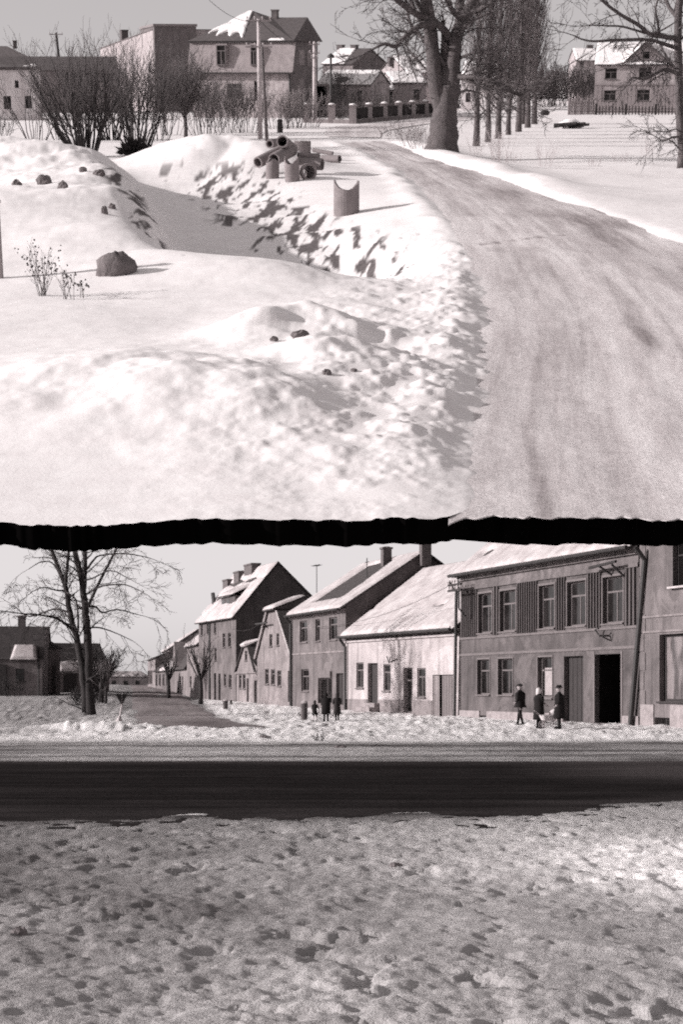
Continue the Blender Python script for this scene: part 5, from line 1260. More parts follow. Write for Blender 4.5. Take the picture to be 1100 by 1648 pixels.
OT = [([(711, 250), (714, 226), (716, 200), (718, 178), (719, 158), (720, 138)], 27, 14),
      ([(712, 176), (704, 150), (700, 120), (697, 90), (694, 60), (690, 25, -1), (684, -15, -1)], 14, 9),
      ([(724, 172), (728, 135), (730, 100), (733, 66), (741, 42, .5), (755, 16, 1), (768, -12, 1)], 14.5, 8),
      ([(734, 64), (740, 32, 1), (742, -12, 1.5)], 8, 6),
      ([(724, 64), (712, 46, -.6), (700, 35, -1), (669, 22, -1.8), (640, 2, -2.5), (628, -14, -3)], 6.5, 4),
      ([(701, 38, -1), (684, 40, -1.6), (669, 47, -2), (651, 62, -2.4), (637, 75, -2.8), (620, 71, -3), (604, 78, -3.2)], 6, 1.8),
      ([(637, 75, -2.8), (641, 86, -2.9), (642, 100, -3)], 1.8, .8),
      ([(736, 122), (750, 127, -.8), (764, 133, -1.2), (782, 144, -1.6), (800, 160, -2)], 5, 1.6),
      ([(737, 124), (750, 125, -1), (778, 127, -1.6), (807, 138, -2), (836, 153, -2.4), (851, 145, -2.6), (876, 127, -2.8), (890, 119, -3)], 4.6, 1.2),
      ([(738, 96), (752, 89, -.6), (764, 85, -1), (776, 82, -1.3)], 2.6, 1.2),
      ([(755, 24, .8), (772, 16, .5), (793, 4, 0), (806, -8, 0)], 5, 3),
      ([(697, 92), (688, 70, .8), (676, 58, 1.4), (662, 40, 2), (655, 18, 2.4)], 4, 1.8),
      ([(694, 52), (676, 30, 1), (664, 8, 1.6), (660, -10, 2)], 4.5, 3),
      ([(690, 34, -1), (672, 4, -1.4), (664, -12, -1.6)], 4, 3),
      ([(746, 34, .5), (726, 14, -.5), (716, -10, -1)], 4.5, 3.5),
      ([(738, 150), (752, 146, 1), (770, 150, 1.6)], 2.5, 1),
      ([(700, 120), (686, 112, .8), (676, 100, 1.2)], 3.0, 1.4), ([(735, 60), (752, 40, -1.5), (768, 30, -2.4), (790, 22, -3)], 3.5, 1.6)]
limb_tree('old_tree', 'huge old leafless tree with a thick forked trunk at the bend of the road', 'tree', UP, 110.0, (711, 250), OT, rg, 'bark', 'twig', tw_len=2.9, per_m=3.2, droop=.03, rmin=.014)
RT = [([(1100, 270), (1098, 220), (1095, 160), (1093, 100), (1092, 50), (1094, 0), (1096, -30)], 7.5, 5.5),
      ([(1092, 64), (1066, 58, -.6), (1045, 55, -.9), (1024, 38, -1.2), (996, 22, -1.5), (969, 0, -1.8), (958, -14, -2)], 4.2, 2),
      ([(1092, 78), (1060, 68, -.8), (1035, 64, -1.2), (991, 65, -1.7), (964, 67, -2), (942, 65, -2.2), (925, 58, -2.4)], 3.4, 1),
      ([(1040, 54, -.9), (1005, 44, -1.5), (975, 42, -1.8), (947, 41, -2)], 2, .8),
      ([(1094, 122), (1073, 112, -.7), (1054, 120, -1), (1037, 128, -1.3), (1020, 125, -1.5), (1012, 132, -1.6)], 3.4, 1.2),
      ([(1045, 55, -.9), (1060, 52, -1), (1082, 40, -1)], 2, 1), ([(1092, 30), (1078, 12, .6), (1066, -12, 1)], 3.5, 2.5),
      ([(1062, 70, -.8), (1072, 90, -.9), (1084, 106, -1), (1090, 122, -1)], 1.8, 1.2), ([(1064, 62, -.7), (1059, 35, -.9), (1056, 14, -1), (1062, -8, -1)], 2, 1.4),
      ([(1098, 222), (1084, 221, -1.2), (1070, 227, -1.8), (1058, 222, -2.2)], 2, .7), ([(1100, 215), (1088, 208, -.8), (1078, 212, -1.4)], 1.6, .6),
      ([(1036, 64, -1.2), (1020, 82, -1.3), (1032, 96, -1.3), (1046, 112, -1.3)], 1.4, .6), ([(1093, 100), (1062, 100, 1), (1030, 96, 1.6), (985, 106, 2)], 2, .8)]
limb_tree('roadside_tree', 'leafless tree with long drooping limbs cut by the right photo edge', 'tree', UP, 91.0, (1100, 270), RT, rg, 'bark', 'twig', tw_len=1.6, per_m=1.7, droop=-.04, rmin=.012)
# poplars
def poplar_proto(label):
    rg = random.Random(31); h = thing('poplar', label, 'tree', I4, 'row of poplars by the field'); mb = MB(); tw = MB(); H = 15
    mb.tube([(0, 0, -.4), (.03, 0, 1.2), (0, .05, 3), (.08, 0, 6), (0, 0, 10), (0, 0, H)], [.27, .21, .18, .14, .09, .02], 9)
    for i in range(120):
        z = 1.7 + 11 * (i / 120) ** 1.1; az = rg.uniform(0, 6.28); L = rg.uniform(2.2, 4.0) * (1 - .4 * z / H)
        d = Vector((math.cos(az) * .42, math.sin(az) * .42, 1)).normalized() if z > 2.2 else Vector((math.cos(az), math.sin(az), .5)).normalized()
        grow(mb, tw, Vector((0, 0, z)), d, L, .034, 2, rg, (4, 4), .38, .10, .25, 4, .5, .011, .2, .02)
    mb.build('trunk', 'bark', h, smooth=True); tw.build('crown', 'twig_pale', h); return h
pop_l = ['nearest poplar of the row, right of the old trunk', 'second poplar from the old trunk in the row', 'third poplar from the old trunk in the row', 'fourth poplar from the old trunk, slightly thinner', 'middle poplar with a low side branch, fifth in the row', 'poplar third from the far end of the row', 'poplar second from the far end of the row', 'farthest poplar standing at the far end of the row']
proto = None
for i, (px, py, s) in enumerate([(767, 227, 1), (786, 221, .95), (803, 216, 1.05), (819, 212, .9), (835, 209, 1.1), (842, 200, .95), (850, 205, 1.08), (861, 200, 1.12)]):
    g = GU(px, py); Mx = U @ TR((g.x, g.y, hs(g.x, g.y) - .1), i * 1.3, s)
    if proto is None: proto = poplar_proto(pop_l[0]); proto.matrix_world = Mx
    else: copy_tree(proto, Mx, pop_l[i])
# bushes
def bush(name, label, lev, base, n, hgt, spread, seed, bark='twig', twig='twig', r=.035, lvl=2, nn=(4, 5), wob=.19, lift=.10, ang=.5, cat='bush', group=None, brad=.35, sink=.1, rmin=.008, thr=.02):
    rg = random.Random(seed); h = thing(name, label, cat, lev.M @ TR(base), group); mb = MB(); tw = MB()
    for i in range(n):
        az = rg.uniform(0, 6.28); q = math.sqrt(rg.random()); t = spread * q
        p = Vector((math.cos(az) * brad * q, math.sin(az) * brad * q, -sink)); d = Vector((math.cos(az) * t, math.sin(az) * t, 1)).normalized()
        grow(mb, tw, p, d, hgt * rg.uniform(.7, 1.05), r * rg.uniform(.7, 1.3), lvl, rg, nn, ang, wob, lift, 5, .5, rmin, .25, thr)
    if mb.v: mb.build('stems', bark, h)
    tw.build('twigs', twig, h); return h
def onU(px, py, s=.05): return on_snow(px, py, s)
bush('tall_bush', 'biggest dark leafless bush with a vase of thick stems behind the left heap', UP, onU(137, 252), 34, 5.4, .6, 1, 'bark_dark', 'twig', .065, 2, (5, 8), brad=.6, rmin=.011)
bush('thin_bush', 'sparse bush of thin straight stems in front of the white rendered house', UP, onU(58, 228), 13, 4.6, .38, 2, 'bark', 'twig', .04, 2, (3, 4), brad=.6)
bush('tall_bush', 'dense leafless bush behind the dark juniper shrub', UP, onU(222, 240), 30, 5.4, .5, 3, 'bark_dark', 'twig', .055, 2, (5, 8), brad=.7, rmin=.011)
bush('tall_bush', 'leafless bush between the biggest bush and the juniper shrub', UP, onU(180, 226), 26, 5.0, .5, 33, 'bark_dark', 'twig', .05, 2, (5, 7), brad=.8, rmin=.011)
bush('low_bush', 'small scrubby bush at the left photo edge below the white house', UP, onU(4, 224), 14, 1.6, .6, 4, 'twig', 'twig_dark', .02, 2, (4, 5), brad=.4)
bush('low_bush', 'thin low bush between the thin stems and the biggest bush', UP, onU(97, 226), 14, 3.0, .6, 5, 'twig', 'twig', .025, 2, (4, 5), brad=.5)
def small_tree(label, px, py, hgt, seed, bark='bark', twig='twig', lev=UP, base=None, r=.13, n=11, spread=.8, trunk=.32, name='young_tree', nn=(5, 6), rmin=.010, lift=.08):
    rg = random.Random(seed); b = onU(px, py) if base is None else base; h = thing(name, label, 'tree', lev.M @ TR(b)); mb = MB(); tw = MB(); ht = hgt * trunk
    mb.tube([(0, 0, -.2), (.03, 0, ht * .5), (0, .02, ht)], [r * 1.15, r, r * .9], 8)
    for i in range(n):
        az = i * 2.4 + rg.uniform(-.4, .4); t = spread * rg.uniform(.3, 1)
        grow(mb, tw, Vector((0, 0, ht * rg.uniform(.85, 1.0))), Vector((math.cos(az) * t, math.sin(az) * t, 1)).normalized(), (hgt - ht) * rg.uniform(.75, 1.05), r * .45, 3 if n < 9 else 2, rg, nn, .6, .18, lift, 5, .5, rmin, .2, .02)
    mb.build('trunk', bark, h, smooth=True); tw.build('crown', twig, h); return h
small_tree('young leafless tree with a single trunk and a spreading crown left of the gambrel house', 299, 224, 5.6, 6, n=20, nn=(6, 8), trunk=.27, rmin=.014)
for i, (px, py, hh, n, lb) in enumerate([(252, 226, 4.6, 18, 'brown bush below the dark end wall of the flat roofed block'), (332, 218, 4.0, 22, 'dense hedge bush at the left corner of the gambrel house'), (362, 215, 3.4, 22, 'dense hedge bush under the lit window of the gambrel house'), (395, 214, 3.6, 22, 'hedge bush touching the tall pale pole from the left'), (345, 205, 4.2, 18, 'taller bush close against the wall of the gambrel house'),
        (448, 208, 2.6, 20, 'pale scrub bush right of the tall pale pole'), (470, 207, 2.8, 20, 'pale scrub bush under the gable corner'), (494, 206, 2.6, 20, 'pale scrub bush beside the corner pole of the fence'), (276, 218, 4.0, 16, 'bush left of the young tree')]):
    bush('garden_bush', lb, UP, onU(px, py), n, hh, .5, 40 + i, 'twig', 'twig_pale' if 5 <= i <= 7 else 'twig', .028, 2, (4, 7), brad=1.1, group='leafless bushes along the gambrel house', rmin=.014)
bush('yard_shrub', 'dark round shrub before the left part of the low snowy house', UP, Vector((upx(549, 192), 192, 0)), 16, 4.6, .4, 60, 'twig', 'twig_dark', .03, 2, (5, 7), group='shrubs in the fenced yard', rmin=.016)
bush('yard_shrub', 'bushy shrub before the dark wall of the low snowy house', UP, Vector((upx(580, 192), 192, 0)), 18, 3.0, .8, 61, 'twig', 'twig', .03, 2, (5, 7), group='shrubs in the fenced yard', rmin=.014)
for i, (px, v, hh, lb) in enumerate([(640, 196, 1.8, 'low shrub under the plain grey wall'), (612, 196, 2.2, 'shrub between the low snowy house and the plain wall')]):
    bush('yard_shrub', lb, UP, Vector((upx(px, v), v, 0)), 14, hh, .7, 64 + i, 'twig', 'twig', .025, 2, (5, 6), group='shrubs in the fenced yard', rmin=.014)
for i, (px, py, hh, lb) in enumerate([(648, 226, 1.3, 'dark weedy scrub in the inner curve of the road'), (672, 232, 1.1, 'pale weedy scrub left of the old trunk'), (690, 236, 1.6, 'thin scrub touching the left root of the old trunk'), (632, 220, .9, 'lowest scrub at the left tip of the road curve')]):
    bush('roadside_scrub', lb, UP, onU(px, py), 26, hh, .7, 70 + i, 'dry_grass', 'twig' if i == 0 else 'twig_pale', .012, 1, (5,), brad=1.0, group='scrub inside the road curve', rmin=.007)
for i, (px, py, hh, n, lb) in enumerate([(806, 262, 1.7, 22, 'tallest dry weed clump right of the old trunk'), (876, 268, 1.3, 14, 'thin dry weed clump in the middle of the field edge'), (768, 250, 1.2, 12, 'small dry weed clump close to the old trunk'), (828, 262, .8, 10, 'short weeds beside the tallest clump'), (1000, 262, .7, 10, 'faint weeds below the farmhouse fence'), (1040, 250, .9, 12, 'faint weeds left of the roadside tree'), (955, 268, .6, 9, 'faintest weeds at the field edge')]):
    bush('dry_weeds', lb, UP, onU(px, py), n, hh, .35, 80 + i, 'dry_grass', 'dry_grass', .009, 1, (4,), wob=.06, brad=.35, group='dry weeds at the field edge', rmin=.006)
def weeds(label, px, py, hgt, n, spread, seed):
    rg = random.Random(seed); b = onU(px, py, .02); h = thing('snowy_weeds', label, 'weeds', U @ TR(b)); tw = MB(); sd = tw
    for i in range(n):
        az = rg.uniform(0, 6.28); t = spread * math.sqrt(rg.random()); d = Vector((math.cos(az) * t, math.sin(az) * t, 1)).normalized(); L = hgt * rg.uniform(.6, 1.05)
        grow(tw, tw, Vector((rg.uniform(-.1, .1), rg.uniform(-.1, .1), -.05)), d, L, .008, 1, rg, (4,), .6, .1, .05, 4, .3, .004)
        for k in range(6):
            q = d * (L * rg.uniform(.45, 1.0)) + Vector((rg.uniform(-.12, .12), rg.uniform(-.12, .12), rg.uniform(-.05, .1))); sd.blob(q, rg.uniform(.012, .024), i * 7 + k, 5, .2)
    tw.build('stalks', 'twig', h); return h
weeds('tall dry weeds with seed heads beside the dark post at the left edge', 68, 476, 1.05, 15, .55, 1)
weeds('small clump of dry weeds with a dark root right of the tall weeds', 111, 482, .75, 7, .35, 2)
weeds('single thin weed stalk right of the small weed clump', 133, 480, .45, 3, .2, 3)
def conifer(name, label, lev, base, hgt, rad, seed, tiers=12, mat='needles', cat='tree', group=None, droop=-.15):
    rg = random.Random(seed); h = thing(name, label, cat, lev.M @ TR(base), group); mb = MB(); nd = MB()
    mb.tube([(0, 0, -.2), (0, 0, hgt)], [hgt * .022, .01], 6)
    for t in range(tiers):
        z = hgt * (.06 + .92 * t / tiers); rr = rad * (1 - t / tiers) ** .8 + .05; k = max(5, int(16 * (1 - .6 * t / tiers)))
        for i in range(k):
            az = 6.28 * i / k + rg.uniform(-.3, .3); L = rr * rg.uniform(.7, 1.1); a = Vector((math.cos(az), math.sin(az), droop + .25 * rg.random())); o = Vector((0, 0, z + rg.uniform(-.2, .2))); s_ = Vector((-a.y, a.x, 0))
            for j in range(5):
                q = o + a * (L * (j + .6) / 5); w = L * .22 * (1.1 - j * .15)
                nd.poly(q - s_ * w + Vector((0, 0, -.1 * w)), q + a * L * .22, q + s_ * w + Vector((0, 0, -.1 * w)), q + Vector((0, 0, .25 * w)))
    mb.build('trunk', 'bark_dark', h); nd.build('crown', mat, h); return h
def juniper():
    b = onU(216, 250); k = UP.mpp(b.y); rg = random.Random(9); h = thing('juniper_shrub', 'dark evergreen shrub with spiky fans behind the left heap', 'shrub', U @ TR(b)); nd = MB()
    for i in range(520):
        az = rg.uniform(0, 6.28); el = rg.uniform(.15, 1.45); d = Vector((math.cos(az) * math.cos(el), math.sin(az) * math.cos(el), math.sin(el))); L = k * 34 * rg.uniform(.35, 1.0) * (1.1 - .2 * math.sin(el)); s_ = d.orthogonal().normalized()
        o = d * L * rg.uniform(.3, .6); w = .03 + .03 * rg.random(); e = o + d * L * .5
        nd.poly(o - s_ * w, o + d * L * .25 - s_ * w * 1.6, e, o + d * L * .25 + s_ * w * 1.6)
    nd.build('crown', 'needles', h); st = MB()
    for i in range(7): st.tube([(0, 0, -.1), (.3 * math.cos(i), .3 * math.sin(i), .5), (.6 * math.cos(i), .6 * math.sin(i), 1.1)], [.05, .04, .02], 5)
    st.build('stems', 'bark_dark', h)
juniper()
for i, (px, top, v, rad, lb) in enumerate([(893, 88, 330, 2.4, 'middle of the three distant spruces'), (915, 86, 330, 2.1, 'distant spruce nearest the villa'), (872, 92, 330, 2.6, 'distant spruce nearest the poplar row')]):
    b = Vector((upx(px, v), v, 0)); conifer('spruce', lb, UP, b, UP.at(px, top, v).z, rad, 120 + i, 14, group='distant spruces')
conifer('spruce', 'slender dark spruce tip rising among the leafless bushes', UP, Vector((upx(191, 205), 205, 0)), UP.at(191, 72, 205).z, 1.6, 125, 14)
for i, (px, v, hh, lb) in enumerate([(865, 262, 5.0, 'dark far hedge bush behind the end of the poplar row'), (890, 268, 4.5, 'dark far hedge bush below the middle spruce'), (912, 270, 4.5, 'dark far hedge bush below the right spruce'), (935, 262, 5.2, 'dark far bush beneath the villa'), (950, 250, 5.0, 'dark far bush touching the farmhouse corner'), (735, 255, 3.5, 'far bush behind the pale house by the old trunk'), (815, 270, 4.0, 'far bush seen between the poplar trunks')]):
    bush('far_bush', lb, UP, Vector((upx(px, v), v, 0)), 26, hh, .8, 90 + i, 'twig', 'twig', .04, 2, (4, 6), brad=2.2, group='far bushes beyond the field', rmin=.028)
# snow covered log heap and a stump in the field
b = onU(918, 207); k = UP.mpp(b.y); h = thing('log_heap', 'snow covered heap of dark logs in the field before the farmhouse', 'log heap', U @ TR(b)); rg = random.Random(3)
for i in range(9):
    q = MB(); x = (rg.random() - .5) * 36 * k; a = rg.uniform(-.5, .5); z = .12 + .35 * rg.random() * (1 - abs(x) / (22 * k)); q.tube([(x - .9 * math.cos(a), -.5 * rg.random() - .9 * math.sin(a), z), (x + .9 * math.cos(a), -.4 + .9 * math.sin(a), z + .15)], .11, 7); q.build('log', 'bark_dark', h)
q = MB(); q.blob((0, .2, .3), 15 * k, 8, 14, .14, (1.25, .7, .6)); q.build('snow_cover', 'up_snow', h, smooth=True)
b = onU(878, 186); q = MB(); q.blob((0, 0, .25), .45, 5, 9, .2, (1.1, .8, .8)); o = q.build('tree_stump', 'bark_dark', None, U @ TR(b)); tag(o, 'small dark stump alone in the field beside the poplar row', 'stump')

# ------------------------------------------------------------------ street level trees
def low_pt(px, py, sink=.05):
    g = LO.ground(px, py, 0); y = g.y
    for _ in range(40):
        x = (px - 550) / FPX * y; z = float(gL(x, y)); yy = (1.6 - z) * FPX / (py - 1105); y = .6 * y + .4 * min(yy, 260)
    x = (px - 550) / FPX * y; return Vector((x, y, float(gL(x, y)) - sink))
rg = random.Random(77)
b = low_pt(145, 1151); T1 = [([(145, 1153), (144, 1125), (143, 1095), (142, 1035), (139, 1000), (136, 965), (130, 929), (120, 884), (110, 850)], 8.5, 3.6),
      ([(138, 1146), (135, 1105), (132, 1071), (123, 1024), (113, 988), (106, 948), (99, 927), (83, 884), (74, 855)], 6.5, 2.4),
      ([(135, 950), (137, 927, .4), (137, 884, .8), (138, 850, 1)], 3.8, 2.6), ([(105, 945), (108, 915, -.4), (111, 884, -.6), (112, 855, -.8)], 2.8, 1.8),
      ([(142, 976), (158, 940, -.6), (175, 908, -1), (189, 880, -1.4), (197, 860, -1.6)], 2.6, 1.5), ([(144, 976), (155, 977, .6), (165, 986, 1), (189, 981, 1.5), (222, 989, 2)], 2, .7),
      ([(141, 915), (150, 903, .8), (161, 894, 1.2), (201, 891, 2), (238, 897, 2.6)], 2, .7), ([(141, 955), (165, 943, -1), (201, 941, -1.6), (226, 951, -2)], 1.8, .6),
      ([(118, 1014), (104, 1003, -.8), (90, 995, -1.2), (66, 990, -1.8), (42, 988, -2.2), (0, 983, -2.8)], 2.4, .8), ([(110, 985), (96, 981, .5), (83, 981, 1), (47, 992, 1.6), (24, 976, 2)], 2, .7),
      ([(106, 952), (96, 925, .8), (83, 905, 1.2), (64, 905, 1.6), (46, 916, 2)], 1.8, .6), ([(104, 950), (90, 950, -1), (71, 945, -1.6), (52, 952, -2)], 1.6, .6),
      ([(142, 1010), (160, 1010, .6), (185, 1018, 1.2), (215, 1032, 1.8)], 1.6, .5), ([(133, 935), (150, 930, -.8), (178, 918, -1.4), (205, 930, -2)], 1.6, .6), ([(124, 1030), (126, 1000, .6), (122, 965, .9), (110, 955, 1.1)], 2.0, 1.0)]
limb_tree('forked_tree', 'tall leafless tree with twin dark trunks at the street corner', 'tree', LO, b.y, (145, 1153), T1, rg, 'bark_dark', 'twig', tw_len=1.9, per_m=1.7, droop=-.03, rmin=.0115)
small_tree('small round crowned dark tree behind the forked trunk', 0, 0, 4.0, 8, 'bark_dark', 'twig_dark', LO, low_pt(163, 1131), r=.17, n=22, spread=1.3, trunk=.36, nn=(6, 8), rmin=.011, name='round_tree')
small_tree('thin leaning sapling right of the round crowned tree', 0, 0, 3.0, 9, 'bark_dark', 'twig', LO, low_pt(170, 1133), r=.10, n=5, spread=.6, trunk=.4, name='sapling')
small_tree('pollarded street tree with upright shoots before the tall tenement', 0, 0, 4.9, 10, 'bark_dark', 'twig', LO, low_pt(323, 1133), r=.16, n=10, spread=.75, trunk=.36, nn=(4, 5), rmin=.012, name='street_tree', lift=.15)
small_tree('smaller pollarded street tree farther along the row of houses', 0, 0, 4.2, 12, 'bark_dark', 'twig', LO, low_pt(271, 1125), r=.16, n=10, spread=.7, trunk=.4, nn=(4, 5), rmin=.013, name='street_tree', lift=.15)
bush('clipped_bush', 'dark clipped bush just left of the forked trunk', LO, low_pt(127, 1136), 22, 1.0, .6, 99, 'bark_dark', 'twig_dark', .02, 2, (5, 6), brad=.25, rmin=.012)
bush('clipped_bush', 'small dark bush behind the forked trunk on its right', LO, low_pt(153, 1132), 14, .9, .6, 98, 'bark_dark', 'twig_dark', .02, 2, (5, 6), brad=.2, rmin=.012)
bush('yard_shrub', 'dark shrub against the wall of the dark roofed house', LO, low_pt(20, 1121), 16, 1.4, .5, 97, 'bark_dark', 'twig_dark', .02, 2, (5, 6), brad=.4, rmin=.012)
bush('dead_twig', 'small dark dead twig sticking out of the trodden snow on the sidewalk', LO, low_pt(514, 1192), 9, .42, .8, 96, 'bark_dark', 'twig_dark', .012, 1, (4,), cat='twig', brad=.05, rmin=.008)

# ------------------------------------------------------------------ street furniture
def bin_(label, px, py, hpx, wpx):
    b = low_pt(px, py, .06); k = LO.mpp(b.y); h = thing('litter_bin', label, 'litter bin', TR(b), 'litter bins on the sidewalk'); q = MB(); r = wpx * k * .5; H = hpx * k
    q.lathe([(r * .8, 0), (r * .95, H * .1), (r, H * .75), (r * 1.12, H * .77), (r * 1.1, H * .9), (r * .6, H)], (0, 0, 0), 12); q.build('bin_body', 'plaster_dim', h, smooth=False)
    s = MB(); s.blob((0, 0, H), r * 1.05, 4, 10, .12, (1, 1, .5)); s.build('snow_cap', 'snow', h)
bin_('big concrete litter bin with a snow cap left of the child', 490, 1158, 30, 11); bin_('smaller litter bin standing near the tall tenement', 363, 1142, 17, 8)
b = low_pt(372, 1133); h = thing('bollard', 'tiny dark bollard right of the smaller litter bin', 'bollard', TR(b)); q = MB(); q.lathe([(.09, 0), (.08, .25), (.1, .28), (.05, .36)], (0, 0, 0), 8); q.build('post_body', 'wood_dark', h); q = MB(); q.blob((0, 0, .36), .07, 2, 6, .1, (1, 1, .5)); q.build('snow_cap', 'snow', h)
b = low_pt(192, 1161, .1); k = LO.mpp(b.y); h = thing('road_sign', 'low sign of two dark inverted triangles on a leaning post at the corner', 'road sign', TR(b))
q = MB(); q.tube([(0, 0, 0), (3.5 * k, 0, 26 * k), (4.5 * k, 0, 42 * k)], [.05, .035, .028], 8); q.lathe([(.2, 0), (.14, .12), (.05, .3)], (0, 0, 0), 8); q.build('post', 'pole_pale', h)
for s_, x in ((1, -.3), (-1, 8.6)):
    q = MB(); x0 = (x + (-5.5 if s_ > 0 else -3.6)) * k; x1 = (x + (3.9 if s_ > 0 else 5.6)) * k; q.prism([(x0, 47 * k), (x1, 47 * k), ((x1 if s_ > 0 else x0), 29 * k)], -.05, -.03); q.build('sign_plate', 'coat', h)
# crossarms on the front of the boarded house
FAx, FAz = FA.hit(729, 942, -.6)
h = thing('wire_mast', 'short mast with crossarms and insulators at the gutter of the boarded house', 'mast', FA.M @ Matrix.Translation((FAx + 1.3, -.75, 0))); q = MB(); q.tube([(0, .35, FAz - 1.6), (0, 0, FAz - 1.2), (0, 0, FAz + .25)], .05, 6); q.build('mast_pole', 'metal_dark', h)
for dz in (0, -.28):
    q = MB(); q.box(-1.5, -.05, FAz + dz - .05, .35, .05, FAz + dz + .05); a = q.build('crossarm', 'wood_dark', h)
    for k in range(5): i = MB(); i.lathe([(.02, 0), (.02, .06), (.05, .08), (.055, .15), (.02, .2)], (-1.4 + .4 * k, 0, FAz + dz + .05), 6); i.build('insulator', 'pole_pale', a)
# wires
def wire(name, label, p, q, sag, r=.012):
    m = MB(); m.tube([p.lerp(q, t) - Vector((0, 0, sag * 4 * t * (1 - t))) for t in [i / 14 for i in range(15)]], r, 4); o = m.build(name, 'wire', None); return tag(o, label, 'wire')
P = FA.M @ Vector((FAx, -.75, FAz)); Q = FD.M @ Vector((6, -.3, 5.2)); wire('overhead_wire', 'thin wire sagging from the mast across the white cottage roof', P, Q, .5)
Q = FE.M @ Vector((3, -.45, FE.hit(432, 1003)[1])); wire('overhead_wire', 'thin wire from the clipped gable to the tall dark wall', Q, FG.M @ Vector((FG.L, -.3, 5.6)), .3)
p = U @ (UP.at(419, 34, on_snow(419, 224).y)); wire('overhead_wire', 'thin wire running up from the tall pale pole to the top edge', p, U @ UP.at(300, -40, 100), .8, .014)
wire('overhead_wire', 'thin wire between the tall pale pole and the fence corner pole', p, U @ UP.at(507, 72, 180), .8, .02)
b = low_pt(31, 1502, .02); q = MB(); q.blob((0, 0, .02), .045, 4, 9, .25, (1.1, .8, 1)); tag(q.build('earth_clod', 'earth', None, TR(b)), 'dark clod in the trodden foreground snow at the left', 'clod')
for i, (px, py, w, lb) in enumerate([(635, 1394, .05, 'dark speck of soil in the middle of the foreground snow'), (642, 1393, .035, 'smaller soil speck right beside the other one'), (75, 1246, .0, '')]):
    if w: b = low_pt(px, py, .01); q = MB(); q.blob((0, 0, .015), w, 6 + i, 8, .25, (1.2, .8, .6)); tag(q.build('earth_clod', 'earth', None, TR(b)), lb, 'clod')
for i, (px, py, w, lb) in enumerate([(427, 1187, .14, 'lone dark lump at the edge of the side street'), (548, 1203, .10, 'small dark lump in the slush below the walkers')]):
    b = low_pt(px, py, .03); q = MB(); q.blob((0, 0, .04), w, 16 + i, 8, .25, (1.5, .8, .5)); tag(q.build('earth_clod', 'earth', None, TR(b)), lb, 'clod')

